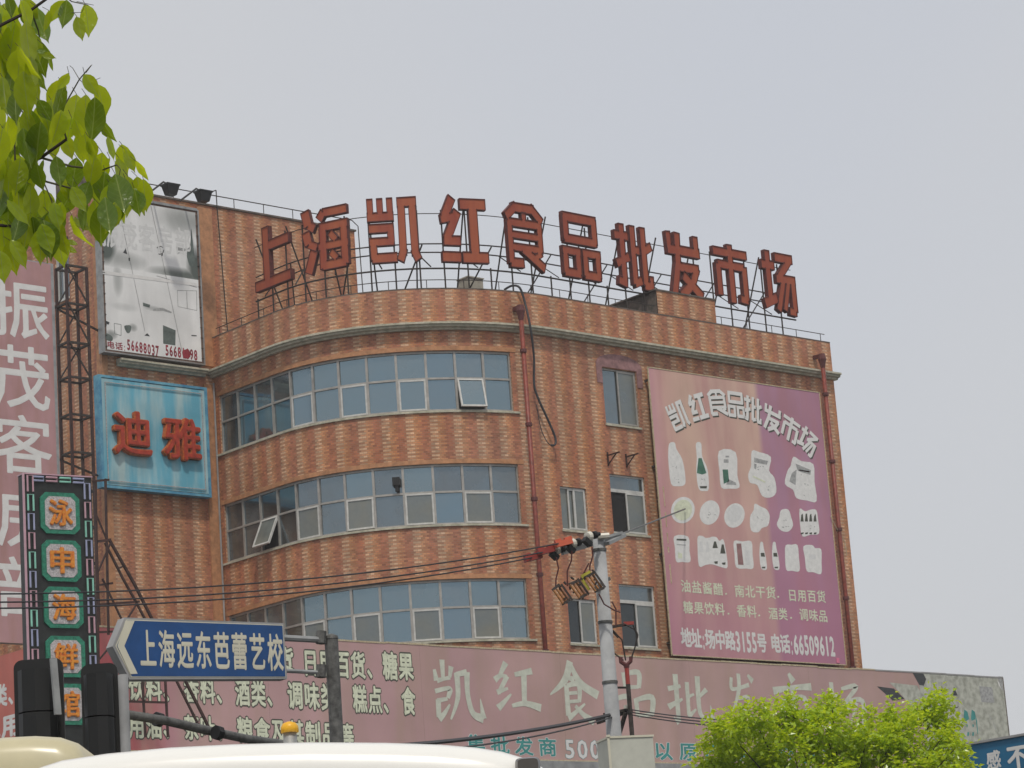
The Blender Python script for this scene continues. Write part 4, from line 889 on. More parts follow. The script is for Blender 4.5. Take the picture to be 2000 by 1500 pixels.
blobz([(1285, 822), (1350, 860), (1450, 885), (1460, 1030), (1478, 1195), (1400, 1190), (1310, 1170), (1280, 1100), (1212, 1050), (1235, 940), (1260, 900)])
ink([(1300, 880), (1430, 935), (1425, 975), (1320, 940)], 'fade' if 'fade' in M else 'grey_print'); ink([(1270, 960), (1310, 930), (1300, 1060), (1250, 1030)], 'grey_print'); ink([(1330, 930), (1420, 945), (1415, 955), (1330, 940)], 'red_print')
def ell(cx, cy, rx, ry, tilt=.3, n=14): return [(cx+rx*math.cos(t)*math.cos(tilt)-ry*math.sin(t)*math.sin(tilt), cy+rx*math.cos(t)*math.sin(tilt)+ry*math.sin(t)*math.cos(tilt)) for t in [2*math.pi*q/n for q in range(n)]]
blobz(ell(358, 1270, 98, 112)); ink(ell(358, 1270, 76, 88), 'cream_print', .005, 2); blobz(ell(582, 1290, 82, 104)); blobz(ell(790, 1315, 84, 104))
ink(ell(790, 1300, 60, 74), 'faint_print', .005, 2)
blobz([(960, 1215), (1010, 1240), (1060, 1265), (1085, 1320), (1070, 1400), (1020, 1420), (990, 1455), (930, 1440), (920, 1330), (950, 1270)])
blobz([(1180, 1270), (1240, 1265), (1265, 1330), (1280, 1400), (1240, 1450), (1180, 1440), (1145, 1390), (1165, 1330)])
blobz([(1335, 1260), (1380, 1280), (1430, 1265), (1475, 1270), (1490, 1350), (1498, 1465), (1430, 1475), (1360, 1490), (1340, 1400)])
for q in range(4): xx = 1355+q*36; ink([(xx-6, 1300+abs(q-1)*10), (xx+6, 1300), (xx+14, 1365), (xx-12, 1365)], 'dark_print'); ink([(xx-10, 1460), (xx+14, 1455), (xx+12, 1470), (xx-8, 1472)], 'dark_print')
for bx_, by_, bw_, bh_ in ((285, 860, 22, 60), (300, 1000, 22, 40), (520, 1010, 14, 30), (1000, 920, 26, 26), (1075, 1080, 26, 26), (1370, 1010, 40, 50), (1400, 1120, 34, 26), (1000, 1340, 36, 50), (1210, 1370, 26, 40), (1415, 1400, 50, 30), (582, 1290, 40, 40)):
    for q_ in range(6):
        x_, y_ = bx_+random.uniform(-bw_, bw_), by_+random.uniform(-bh_, bh_); w_, h_ = random.uniform(4, 16), random.uniform(3, 9)
        ink([(x_, y_), (x_+w_, y_+w_*.25), (x_+w_, y_+w_*.25+h_), (x_, y_+h_)], random.choice(('grey_print', 'faint_print', 'grey_print')), .0045)
k6 = dict(ox=1250, oy=1000, k=4.2553)
blobz([(285, 200), (400, 205), (410, 320), (418, 412), (350, 415), (300, 410), (290, 300)], **k6)
ink([(303, 222), (385, 224), (384, 240), (303, 236)], 'dark_print', **k6); ink([(315, 335), (350, 345), (350, 385), (315, 385)], 'cream_print', **k6); ink([(305, 268), (380, 272), (380, 278), (305, 274)], 'grey_print', **k6)
blobz([(480, 205), (520, 200), (545, 215), (580, 212), (600, 205), (635, 210), (660, 240), (690, 225), (710, 300), (728, 455), (680, 460), (600, 435), (545, 440), (490, 450), (478, 300)], **k6)
for q in range(2): xx = 622+q*64; ink([(xx-8, 245+q*25), (xx+8, 245+q*25), (xx+24, 300+q*45), (xx-20, 300+q*45)], 'dark_print', **k6); ink([(xx-8, 412+q*10), (xx+24, 408+q*10), (xx+22, 430+q*8), (xx, 430+q*8)], 'dark_print', **k6)
for q in range(2): ink([(500+q*52, 245), (512+q*52, 245), (524+q*52, 330), (492+q*52, 330)], 'faint_print', **k6)
blobz([(780, 242), (850, 245), (925, 245), (935, 350), (942, 465), (880, 470), (800, 460), (785, 350)], **k6)
ink([(800, 262), (840, 262), (860, 440), (815, 438)], 'mauve', **k6); ink([(870, 320), (910, 320), (915, 440), (875, 440)], 'faint_print', **k6)
for q in range(2):
    xx = 1020+q*105; blobz([(xx-22, 258), (xx, 252), (xx+8, 300), (xx+26, 380), (xx+34, 470), (xx+8, 482), (xx-16, 460), (xx-28, 360)], **k6); ink([(xx-18, 340), (xx+12, 340), (xx+18, 372), (xx-16, 370)], 'dark_print', **k6); ink([(xx-8, 456), (xx+22, 454), (xx+20, 468), (xx-6, 468)], 'dark_print', **k6)
blobz([(1210, 278), (1258, 272), (1308, 275), (1320, 380), (1325, 490), (1260, 488), (1215, 480), (1205, 360)], **k6)
blobz([(1358, 285), (1430, 275), (1455, 300), (1505, 310), (1508, 420), (1505, 515), (1440, 500), (1385, 490), (1370, 380)], **k6)
ink([(1400, 350), (1460, 355), (1460, 385), (1405, 395)], 'faint_print', **k6)
def t6(x, y): return 1250+x/4.2553, 1000+y/4.2553
def line6(text, xa, ya, xb, yb, h, m, bold, **kw):
    a = t6(xa, ya); b = t6(xb, yb); text_px(text, a[0], a[1], b[0], b[1], h/4.2553, OB, UNY, UX, UZ, M[m], bb, bold=bold, **kw)
line6('油盐酱醋', 335, 612, 692, 645, 108, 'cream_print', .018); line6('南北干货', 782, 655, 1130, 672, 108, 'cream_print', .018); line6('日用百货', 1225, 690, 1545, 705, 106, 'cream_print', .018)
line6('糖果饮料', 355, 790, 705, 810, 108, 'cream_print', .018); line6('香料', 800, 820, 970, 828, 108, 'cream_print', .018); line6('酒类', 1065, 842, 1228, 850, 106, 'cream_print', .018); line6('调味品', 1320, 850, 1560, 868, 106, 'cream_print', .018)
for x, y in ((715, 680), (1148, 705), (735, 845), (990, 860), (1255, 880)):
    poly_px([t6(x-7, y-7), t6(x+7, y-7), t6(x+7, y+7), t6(x-7, y+7)], OB, UNY, .003, M['cream_print'], bb, 'comma')
line6('地址:场中路3155号', 340, 1040, 1052, 1090, 165, 'white_print', .035, wf=1.04); line6('电话:66509612', 1085, 1090, 1618, 1115, 160, 'white_print', .035, wf=1.04)
a = onY(1636, 1290, YBB); mb = MB(); mb.box((a.x-.07, YBB-.02, a.z-.08), (a.x+.07, YBB-.012, a.z+.08)); mb.build('torn_patch', mat('bright_pink_patch', (.75, .22, .35)), bb)

# ------------------------------------------------------------------ long fascia sign
YF = 58.6; OF = Vector((0, YF, 0))
fa = onY(661, 1250.5, YF); fb = onY(1958, 1323, YF); fxl = onY(192, 1229, YF).x; fzt = (fa.z+fb.z)/2; fzb = onY(1300, 1489, YF).z
fas = thing('fascia_sign', 'long faded rose signboard with pale brush characters running along the street front', 'signboard', Vector((fxl, YF, fzb)))
XM = onY(1800, 1380, YF).x
fxr = (onY(1958, 1323, YF).x+onY(1970, 1420, YF).x)/2
npan = 6
for k in range(npan):
    a = fxl+(XM-fxl)*k/npan; b = fxl+(XM-fxl)*(k+1)/npan
    mb = MB(); zj = random.uniform(-.012, .012)
    mb.quad((a, YF, fzb), (b-.003, YF, fzb), (b-.003, YF, fzt+zj), (a, YF, fzt+zj), uq(k/npan, (k+1)/npan, 0, 1)); mb.build('panel', M['fascia'], fas)
mb = MB(); mb.quad((XM, YF, fzb), (fxr, YF, fzb), (fxr, YF, fzt), (XM, YF, fzt), uq(0, 1, 0, 1)); mb.build('panel', M['mottled'], fas)
mb = MB(); mb.box((fxl+.01, YF+.006, fzb), (fxr-.01, YF+.12, fzt-.02)); mb.build('backing', M['steel_dark'], fas)
k = 0; x = fxl
while x < fxr-.1:
    mb = MB(); L = random.uniform(.9, 1.6); zj = random.uniform(-.012, .014); mb.box((x, YF-.012, fzt-.015+zj), (min(x+L-.01, fxr), YF+.1, fzt+.028+zj)); mb.build('edge_strip', M['yellow_trim'] if x < onY(1700, 1306, YF).x else M['sign_edge'], fas); x += L
mb = MB(); mb.box((fxr-.02, YF-.01, fzb), (fxr+.015, YF+.12, fzt)); mb.build('end_strip', M['dark_cement'], fas)
mb = MB(); mb.box((fxl, YF-.02, fzb-.05), (fxr, YF+.1, fzb-.004)); mb.build('bottom_strip', M['yellow_trim'], fas)
# side return of the sign
yl = 67.0
mb = MB(); mb.quad((fxl, yl, fzb), (fxl, YF, fzb), (fxl, YF, fzt), (fxl, yl, fzt), uq(0, 1, 0, 1)); mb.build('side_panel', M['fascia_side'], fas)
# brush characters
BR = [('凯', 845, 1290, 945, 1412), ('红', 965, 1293, 1056, 1402), ('食', 1073, 1292, 1170, 1416), ('品', 1193, 1308, 1282, 1412), ('批', 1303, 1316, 1392, 1420), ('发', 1418, 1316, 1482, 1416), ('市', 1510, 1316, 1590, 1430), ('场', 1612, 1330, 1690, 1430)]
for ch, x0, y0, x1, y1 in BR:
    c = onY((x0+x1)/2, (y0+y1)/2, YF); a = onY(x0, (y0+y1)/2, YF); b = onY(x1, (y0+y1)/2, YF); tz = onY((x0+x1)/2, y0, YF).z; bz = onY((x0+x1)/2, y1, YF).z
    mb = MB(); brush_mb(mb, ch, OF, UX, UZ, UNY, c.x, (tz+bz)/2, (b.x-a.x)*1.0, (tz-bz)*1.0, .003); mb.build('brush_character', M['brush_print'], fas)
def fline(text, x0, y0, x1, y1, h, m='cream_print', bold=.03, **kw): text_px(text, x0, y0, x1, y1, h, OF, UNY, UX, UZ, M[m], fas, bold=bold, outline=M['dark_print'], ob=.085, name='small_character', **kw)
fline('油盐酱醋', 235, 1274, 385, 1281, 50); fline('南北干货', 410, 1284, 575, 1288, 50)
fline('日用百货、', 590, 1293, 745, 1302, 54); fline('糖果', 746, 1300, 808, 1302, 56)
fline('饮料、', 250, 1343, 350, 1348, 50); fline('香料、', 358, 1346, 452, 1352, 52); fline('酒类、', 458, 1352, 550, 1356, 54); fline('调味类', 560, 1357, 657, 1362, 55); fline('糕点、', 688, 1364, 776, 1369, 55); fline('食', 783, 1368, 812, 1371, 56)
fline('用油、', 250, 1417, 350, 1420, 50); fline('茶叶、', 358, 1420, 452, 1424, 50); fline('粮食及其制品等', 461, 1424, 692, 1438, 50)
text_px('集批发商', 905, 1452, 1092, 1460, 38, OF, UNY, UX, UZ, M['teal_print'], fas, bold=.022, outline=M['faint_print'], ob=.05, name='teal_character', wf=.8)
text_px('500余家', 1100, 1462, 1262, 1466, 36, OF, UNY, UX, UZ, M['faint_print'], fas, bold=.02, name='teal_character', outline=M['teal_print'], ob=.035)
text_px('以原产地的价格批发', 1270, 1466, 1690, 1478, 36, OF, UNY, UX, UZ, M['teal_print'], fas, bold=.022, outline=M['faint_print'], ob=.05, name='teal_character', wf=.75)
def fp(pts, m, c=.004, nm='print_shape', sm=0): return poly_px(pts, OF, UNY, c, M[m], fas, nm, sm)
f5 = lambda pts: [(1680+x/6.25, 1280+y/6.25) for x, y in pts]
M['charcoal'] = mat('charcoal_print', (.055, .06, .065), .8, noise=.2, nscale=8)
fp(f5([(350, 330), (700, 370), (780, 560), (620, 620), (430, 400)]), 'mottled', .002); fp(f5([(205, 378), (410, 405), (540, 530), (400, 555)]), 'charcoal'); fp(f5([(640, 215), (770, 222), (805, 290), (775, 370), (720, 360)]), 'charcoal')
fp(f5([(995, 370), (1035, 470), (980, 460)]), 'charcoal'); fp(f5([(1145, 380), (1190, 490), (1120, 490)]), 'charcoal'); fp(f5([(1450, 375), (1610, 390), (1640, 580), (1480, 570)]), 'greygreen' if 0 else 'grey_print', .003)
for q in range(2):
    fp(f5([(1270+q*90, 660), (1310+q*90, 690), (1330+q*75, 780), (1290+q*70, 800), (1262+q*90, 770)]), 'teal_print'); fp(f5([(1295+q*75, 840), (1312+q*75, 845), (1312+q*75, 875), (1295+q*75, 870)]), 'teal_print'); fp(f5([(1310+q*60, 935), (1330+q*60, 940), (1325+q*60, 985), (1305+q*60, 980)]), 'teal_print')
fp(f5([(1150, 610), (1175, 635), (1205, 615), (1185, 645), (1160, 645)]), 'charcoal'); fp(f5([(1400, 700), (1425, 800), (1440, 960), (1432, 960), (1412, 800)]), 'teal_print')
fp(f5([(1560, 700), (1610, 780), (1600, 790)]), 'grey_print'); fp(f5([(1610, 790), (1660, 900), (1650, 905)]), 'grey_print'); fp(f5([(1680, 270), (1735, 280), (1750, 440), (1715, 400)]), 'grey_print')
fp(f5([(1672, 300), (1715, 360), (1725, 420), (1690, 360)]), 'white_print', .002)
# side characters
OX = Vector((fxl, 0, 0)); NX = Vector((-1, 0, 0)); RX = Vector((0, -1, 0))
text_px('酒类、', -38, 1368, 42, 1350, 46, OX, NX, RX, UZ, M['white_print'], fas, bold=.04, name='side_character'); text_px('入用', -38, 1428, 42, 1412, 46, OX, NX, RX, UZ, M['white_print'], fas, bold=.04, name='side_character')
# podium that carries it
pod = thing('podium', 'low grey podium building below the long rose signboard', 'building', (fxl, YF, 0))
mb = MB(); mb.box((fxl+.05, YF+.2, 0), (fxr+.4, D-.01, fzb+.3)); mb.box((fxl+.05, D-.01, 0), (XC-.3, 66.9, fzt-.4)); mb.box((XR+.01, D, 0), (fxr+.4, 75, fzb+.3)); mb.build('podium_wall', M['grey_wall'], pod)
mb = MB(); mb.box((fxl-.3, YF-.5, fzb-.45), (fxr+.4, YF+.19, fzb-.1)); mb.build('canopy_beam', M['galv'], pod)
mb = MB(); mb.bar((fxl+20, YF+.5, fzt-.4), (fxl+20, D, fzt-1), .08); mb.build('sign_strut', M['steel_dark'], pod)

# ------------------------------------------------------------------ white billboard on the wing
YW = WY-.28
q = [onY(192, 384, YW), onY(389, 404, YW), onY(398, 711, YW), onY(202, 690, YW)]
wx0, wx1 = (q[0].x+q[3].x)/2, (q[1].x+q[2].x)/2; wz1, wz0 = (q[0].z+q[1].z)/2, (q[2].z+q[3].z)/2
wb = thing('white_billboard', 'bleached grey and white photo billboard with red telephone digits high on the wing', 'billboard', Vector((wx0, YW, wz0)))
mb = MB(); mb.quad((wx0+.12, YW-.01, wz0+.1), (wx1-.12, YW-.01, wz0+.1), (wx1-.12, YW-.01, wz1-.1), (wx0+.12, YW-.01, wz1-.1), uq(0, 1, 0, 1)); mb.build('printed_sheet', M['white_board'], wb)
M['brownish'] = mat('brown_frame_lining', (.16, .10, .075), .7, noise=.2, nscale=6)
mb = MB(); mb.box((wx0+.05, YW, wz0+.04), (wx1-.05, YW+.25, wz1-.04)); mb.build('frame_box', M['brownish'], wb)
mb = MB()
for lo, hi in (((wx0, YW-.03, wz0), (wx0+.05, YW+.26, wz1)), ((wx1-.05, YW-.03, wz0), (wx1, YW+.26, wz1)), ((wx0+.05, YW-.03, wz0), (wx1-.05, YW+.26, wz0+.04)), ((wx0+.05, YW-.03, wz1-.04), (wx1-.05, YW+.26, wz1+.04))): mb.box(lo, hi)
mb.build('outer_frame', M['galv'], wb)
for k in range(15):
    zz = wz0+.2+(wz1-wz0-.4)*k/14
    mb = MB(); mb.bar((wx0+.04, YW-.02, zz), (wx0+.13, YW-.02, zz), .015); mb.bar((wx1-.13, YW-.02, zz), (wx1-.04, YW-.02, zz), .015); mb.build('lacing', M['steel_dark'], wb)
OW = Vector((0, YW-.01, 0))
def wp(pts, m, c=.003, sm=0, nm='print_shape'): return poly_px([(190+x/4.4118, 380+y/4.4118) for x, y in pts], OW, UNY, c, M[m], wb, nm, sm)
wp([(45, 655), (860, 765), (860, 790), (45, 685)], 'white_print', .006); wp([(565, 1125), (675, 1170), (672, 1300), (568, 1285)], 'greygreen')
def outl(pts, m, th=4):
    for a, b in zip(pts, pts[1:]+pts[:1]):
        d = Vector((b[0]-a[0], b[1]-a[1])); n = Vector((-d.y, d.x)).normalized()*th/2; wp([(a[0]-n.x, a[1]-n.y), (b[0]-n.x, b[1]-n.y), (b[0]+n.x, b[1]+n.y), (a[0]+n.x, a[1]+n.y)], m)
outl([(690, 825), (855, 830), (858, 1000), (695, 965)], 'grey_print'); outl([(770, 830), (775, 985)], 'grey_print', 3); outl([(145, 1110), (205, 1120), (205, 1215), (150, 1200)], 'greygreen', 4)
wp([(392, 930), (455, 950), (450, 975), (395, 960)], 'greygreen'); wp([(480, 985), (560, 975), (640, 1010), (640, 1022), (560, 1000), (480, 1002)], 'grey_print'); wp([(405, 1215), (430, 1195), (455, 1222)], 'charcoal'); wp([(810, 1210), (855, 1212), (855, 1222), (812, 1220)], 'charcoal')
wp([(222, 500), (245, 462), (258, 515)], 'charcoal'); wp([(268, 545), (282, 545), (282, 570), (270, 572)], 'charcoal'); wp([(235, 1130), (290, 1130), (285, 1180), (262, 1195), (240, 1165)], 'greygreen', sm=3); wp([(70, 1085), (105, 1100), (100, 1120), (72, 1115)], 'charcoal'); wp([(75, 1195), (130, 1225), (125, 1262), (78, 1250)], 'greygreen', sm=3)
wp([(810, 290), (822, 400), (840, 560), (820, 620), (790, 600), (770, 510), (800, 440)], 'greygreen', sm=3); wp([(682, 450), (770, 470), (800, 450), (800, 462), (770, 480), (690, 512)], 'grey_print')
ringp = [(540+32*math.cos(t), 480+34*math.sin(t)) for t in [-2.6+4.6*k/12 for k in range(13)]]
for a, b in zip(ringp[:-1], ringp[1:]): outl([a, b], 'greygreen', 6)
outl([(560, 510), (558, 530)], 'charcoal', 8)
for a, b in (((460, 90), (740, 1400)), ((200, 180), (410, 1180)), ((510, 700), (858, 800))): outl([a, b], 'grey_print', 2.5)
text_px('振茂客房部', 196, 454, 375, 474, 56, OW, UNY, UX, UZ, M['faint_print'], wb, bold=.02, c0=.001, name='faint_character')
text_px('电话:', 208, 672, 246, 678, 15, OW, UNY, UX, UZ, M['red_print'], wb, bold=.02, name='red_character'); text_px('56688037', 247, 672, 311, 686, 20, OW, UNY, UX, UZ, M['red_print'], wb, bold=.03, name='red_character'); text_px('56681898', 322, 683, 386, 694, 20, OW, UNY, UX, UZ, M['red_print'], wb, bold=.03, name='red_character')
wp([(735, 1345), (790, 1340), (800, 1400), (745, 1410)], 'red_print', .006, 3)
# two floodlights over it
for k, (x, y, x2, y2) in enumerate([(322, 357, 290, 378), (386, 370, 352, 392)]):
    a = onY(x, y, YW-1.1); b = onY(x2, y2, YW+.2)
    t = thing('floodlight', ['grey floodlight on an arm above the white billboard, left of the two', 'grey floodlight on an arm above the white billboard, right of the two'][k], 'floodlight', b, 'floodlights above the white billboard')
    mb = MB(); mb.tube([b, a+Vector((-.05, 0, .02)), a+Vector((.14, 0, -.04))], .032, 6); mb.build('arm', M['galv_dark'], t)
    mb = MB(); c = a+Vector((.20, 0, -.2))
    mb.hexa([c+Vector((-.14, -.12, -.17)), c+Vector((.14, -.12, -.17)), c+Vector((.14, .12, -.17)), c+Vector((-.14, .12, -.17)), c+Vector((-.22, -.17, .12)), c+Vector((.22, -.17, .12)), c+Vector((.22, .17, .12)), c+Vector((-.22, .17, .12))]); mb.box(tuple(c+Vector((-.24, -.19, .12))), tuple(c+Vector((.24, .19, .17)))); mb.build('lamp_head', M['black'], t)

# ------------------------------------------------------------------ blue board
YU = WY-.30
q = [onY(190, 728, YU), onY(405, 760, YU), onY(412, 973, YU), onY(200, 950, YU)]
ux0, ux1 = (q[0].x+q[3].x)/2, (q[1].x+q[2].x)/2; uz1, uz0 = (q[0].z+q[1].z)/2, (q[2].z+q[3].z)/2
ub = thing('blue_sign_board', 'weathered sky blue sign board with two red raised characters below the white billboard', 'sign', Vector((ux0, YU, uz0)))
mb = MB(); mb.quad((ux0+.1, YU, uz0+.1), (ux1-.1, YU, uz0+.1), (ux1-.1, YU, uz1-.1), (ux0+.1, YU, uz1-.1), uq(0, 1, 0, 1)); mb.build('board_face', M['blue_board'], ub)
mb = MB(); rimw = .10
for lo, hi in (((ux0, YU-.015, uz0), (ux0+rimw, YU+.25, uz1)), ((ux1-rimw, YU-.015, uz0), (ux1, YU+.25, uz1)), ((ux0+rimw, YU-.015, uz0), (ux1-rimw, YU+.25, uz0+rimw*.8)), ((ux0+rimw, YU-.015, uz1-rimw*.8), (ux1-rimw, YU+.25, uz1))): mb.box(lo, hi)
mb.build('board_rim', M['blue_rim'], ub)
mb = MB(); e_ = .22
for a, b in (((ux0+e_, uz0+e_), (ux1-e_, uz0+e_)), ((ux1-e_, uz0+e_), (ux1-e_, uz1-e_)), ((ux1-e_, uz1-e_), (ux0+e_, uz1-e_)), ((ux0+e_, uz1-e_), (ux0+e_, uz0+e_))): mb.bar((a[0], YU-.03, a[1]), (b[0], YU-.03, b[1]), .02)
mb.build('neon_outline', M['medallion'], ub)
OU = Vector((0, YU, 0))
for ch, x0, y0, x1, y1 in (('迪', 215, 803, 294, 893), ('雅', 311, 816, 390, 903)):
    a = onY(x0, (y0+y1)/2, YU); b = onY(x1, (y0+y1)/2, YU); cc = onY((x0+x1)/2, (y0+y1)/2, YU); tz = onY((x0+x1)/2, y0, YU).z; bz = onY((x0+x1)/2, y1, YU).z
    mb = MB(); glyph_mb(mb, ch, OU, UX, UZ, UNY, cc.x, (tz+bz)/2, (b.x-a.x)*.88, (tz-bz)*.9, .14, .034, fit=True, dc=.002, solid=.14, ring=10); o = mb.build('raised_character', mat('orange_red_edge', (.55, .13, .03), .5, noise=.25, nscale=12), ub)
    mb = MB(); glyph_mb(mb, ch, OU, UX, UZ, UNY, cc.x, (tz+bz)/2, (b.x-a.x)*.88, (tz-bz)*.9, .175, .012, fit=True, dc=.001, ring=8); mb.build('character_face', M['letter_face_red'] if 'letter_face_red' in M else mat('red_letter_sheet', (.42, .045, .02), .5, noise=.2, nscale=6), o)

# ------------------------------------------------------------------ tall pink vertical sign
YV = 66.2; OV = Vector((0, YV, 0))
a = onY(97, 516, YV); b = onY(113, 925, YV); vx1 = (a.x+b.x)/2+.0; vx0 = onY(-60, 520, YV).x; vz1 = a.z; vz0 = onY(30, 1256, YV).z
vs = thing('vertical_pink_sign', 'tall faded pink vertical sign with big white characters at the left edge', 'sign', Vector((vx1, YV, vz0)))
mb = MB(); mb.quad((vx0, YV, vz0), (vx1, YV, vz0), (vx1, YV, vz1), (vx0, YV, vz1), uq(0, 1, 0, 1)); mb.build('sheet', M['pink'], vs)
mb = MB(); mb.box((vx0, YV+.005, vz0), (vx1+.10, YV+.25, vz1+.03)); mb.build('sign_case', M['galv'], vs)
for ch, x0, y0, x1, y1 in (('振', 0, 549, 94, 659), ('茂', 2, 677, 96, 797), ('客', 5, 812, 100, 925), ('房', 8, 958, 104, 1068), ('部', 10, 1090, 106, 1205)):
    x0 -= 14
    a = onY(x0, (y0+y1)/2, YV); b = onY(x1, (y0+y1)/2, YV); cc = onY((x0+x1)/2, (y0+y1)/2, YV); tz = onY((x0+x1)/2, y0, YV).z; bz = onY((x0+x1)/2, y1, YV).z
    mb = MB(); glyph_mb(mb, ch, OV, UX, UZ, UNY, cc.x, (tz+bz)/2, b.x-a.x, tz-bz, .002, .012, fit=True, ring=8); mb.build('white_character', M['white_print'], vs)
for zz in (vz0+1, (vz0+vz1)/2, vz1-1): mb = MB(); mb.bar((vx1-.3, YV+.25, zz), (XWL+.1, WY+.2, zz), .05); mb.build('stay', M['steel_dark'], vs)

# ------------------------------------------------------------------ lattice tower and neon sign
tw = thing('lattice_tower', 'slim dark brown square lattice tower standing beside the pink vertical sign', 'lattice', onY(150, 1400, 66.8))
YT = 66.9
pfl, pfr = onY(112, 620, YT), onY(152, 620, YT)
txl, txr = pfl.x, pfr.x; dY = .55; yb = YT-dY; tzt = onY(148, 532, YT).z
zsr = [tzt]+[tzt-.05]; rung = [onY(150, yy, YT).z for yy in (533, 606, 681, 748, 820, 893, 965, 1035, 1105, 1172, 1240)]
for x, y in ((txl, YT), (txr, YT), (txl, yb), (txr, yb)):
    mb = MB(); mb.bar((x, y, 3), (x, y, tzt), .072); mb.build('upright', M['steel_brown'], tw)
for k, z in enumerate(rung):
    mb = MB()
    for p, q_ in (((txl, YT), (txr, YT)), ((txr, YT), (txr, yb)), ((txl, yb), (txr, yb)), ((txl, YT), (txl, yb))): mb.bar((*p, z), (*q_, z), .06)
    mb.build('rung', M['steel_dark'], tw)
    if k < 3:
        z2 = rung[k+1]
        for a_, b_ in (((txl, YT+.04, z2), (txr, YT+.04, z)), ((txl, yb-.04, z), (txr, yb-.04, z2))): mb = MB(); mb.bar(a_, b_, .038); mb.build('diagonal', M['steel_dark'], tw)
# neon sign
YN = 54.0
za = onY(45, 926, YN).z; A = onY(45, 926, YN); B = level(178, 933, za)
Rn = (B-A); Rn.z = 0; Wn = Rn.length; Rn.normalize(); Nn = Vector((Rn.y, -Rn.x, 0))
print('NEON', A, B, Wn)
zbN = onplane(110, 1560, A, Nn).z
nz = thing('neon_seafood_sign', 'black vertical neon sign with green bordered medallions and orange characters', 'sign', Vector((A.x, A.y, zbN)))
On = Vector((A.x, A.y, 0)); HN = za-zbN
mb = MB(); mb.obox(On, Rn, UZ, Nn, (0, Wn), (zbN, za), (-.30, 0)); mb.build('sign_box', M['neon_board'], nz)
mb = MB(); mb.obox(On, Rn, UZ, Nn, (-.02, Wn+.02), (za-.0, za+.03), (-.32, .03)); mb.obox(On, Rn, UZ, Nn, (-.03, .02), (zbN, za-.001), (.002, .03)); mb.build('sign_edging', M['tube_pink'], nz)
def nh(px, py): 
    p = onplane(px, py, A, Nn)-On; return p.dot(Rn), p.z
MED = [('泳', 116, 1003), ('申', 119, 1096), ('海', 123, 1187), ('鲜', 127, 1283), ('馆', 130, 1376)]
for ch, px, py in MED:
    cx, cz_ = nh(px, py); w2 = abs(nh(px+38, py)[0]-cx); h2 = abs(nh(px, py-40)[1]-cz_)
    def octo(a, b, c): 
        k_ = .28
        pts = [(a, b*(1-k_)), (a*(1-k_), b), (-a*(1-k_), b), (-a, b*(1-k_)), (-a, -b*(1-k_)), (-a*(1-k_), -b), (a*(1-k_), -b), (a, -b*(1-k_))]
        return [On+Rn*(cx+x)+UZ*(cz_+y)+Nn*c for x, y in pts]
    mb = MB(); mb.poly(octo(w2, h2, .05)); P_ = octo(w2, h2, .05); P0 = octo(w2, h2, 0)
    for k in range(8): mb.quad(P_[k], P_[(k+1) % 8], P0[(k+1) % 8], P0[k])
    md = mb.build('medallion_border', M['green_frame'], nz)
    mb = MB(); mb.poly(octo(w2*.78, h2*.80, .06)); mb.build('medallion_face', M['medallion'], md)
    mb = MB(); glyph_mb(mb, ch, On, Rn, UZ, Nn, cx, cz_, w2*1.15, h2*1.22, .09, .03, fit=True, dc=.002, solid=.03, ring=6); mb.build('neon_character', M['neon_orange'], md)
# neon tube hairpins round the edge
cols = ['tube_pink', 'tube_green', 'tube_violet']
def hairpin(cx, cz_, wd, ht, m, vert=True):
    mb = MB(); r = .021
    if vert: pts = [(-wd/2, -ht/2), (-wd/2, ht/2), (wd/2, ht/2), (wd/2, -ht/2)]
    else: pts = [(-ht/2, -wd/2), (ht/2, -wd/2), (ht/2, wd/2), (-ht/2, wd/2)]
    mb.tube([On+Rn*(cx+x)+UZ*(cz_+y)+Nn*.045 for x, y in pts], r*1.15, 6); mb.build('neon_tube', M[m], nz)
step = .445
hh = za-.22; k = 0
while hh > zbN+.2:
    for side in (0, 1):
        x = .15 if side == 0 else Wn-.13
        hairpin(x, hh-.12*side, .13, step*.84, cols[(k+side*2) % 3])
    hh -= step; k += 1
for k in range(4): hairpin(.34+k*(Wn-.68)/3, za-.10, .09, (Wn-.68)/3*.82, cols[(k+2) % 3], False)
# diagonal stay truss behind the neon sign
st = thing('stay_truss', 'rusty triangular lattice brace behind the neon sign, leaning down to the right', 'brace', onY(300, 1400, 58))
Y1 = 57.2
def seg(name, pts, wd, yy=Y1, m='steel_brown'):
    for (a, b) in zip(pts[:-1], pts[1:]):
        mb = MB(); mb.bar(onY(*a, yy), onY(*b, yy), wd); mb.build(name, M[m], st)
seg('upright', [(186, 940), (192, 1300)], .06); seg('upright', [(206, 935), (212, 1240)], .05); seg('rung', [(180, 940), (213, 937)], .05); seg('rung', [(188, 1058), (216, 1054)], .06); seg('rung', [(190, 1143), (220, 1139)], .05)
seg('raking_bar', [(214, 1055), (262, 1140), (300, 1215), (352, 1310), (395, 1395), (412, 1430)], .06); seg('raking_bar', [(205, 1060), (240, 1130), (268, 1180), (330, 1300), (392, 1425)], .05)
seg('rung', [(190, 1181), (272, 1175)], .05); seg('rung', [(232, 1110), (243, 1105)], .04); seg('diagonal', [(190, 1120), (216, 1060)], .04); seg('diagonal', [(200, 1130), (240, 1215)], .04); seg('diagonal', [(268, 1178), (245, 1215)], .04)
seg('diagonal', [(186, 1000), (210, 1058)], .035); seg('rung', [(188, 1235), (240, 1233)], .05); seg('diagonal', [(192, 1290), (238, 1236)], .04); seg('rung', [(250, 1370), (322, 1372)], .05); seg('upright', [(322, 1310), (328, 1440)], .05); seg('upright', [(278, 1325), (284, 1440)], .05)

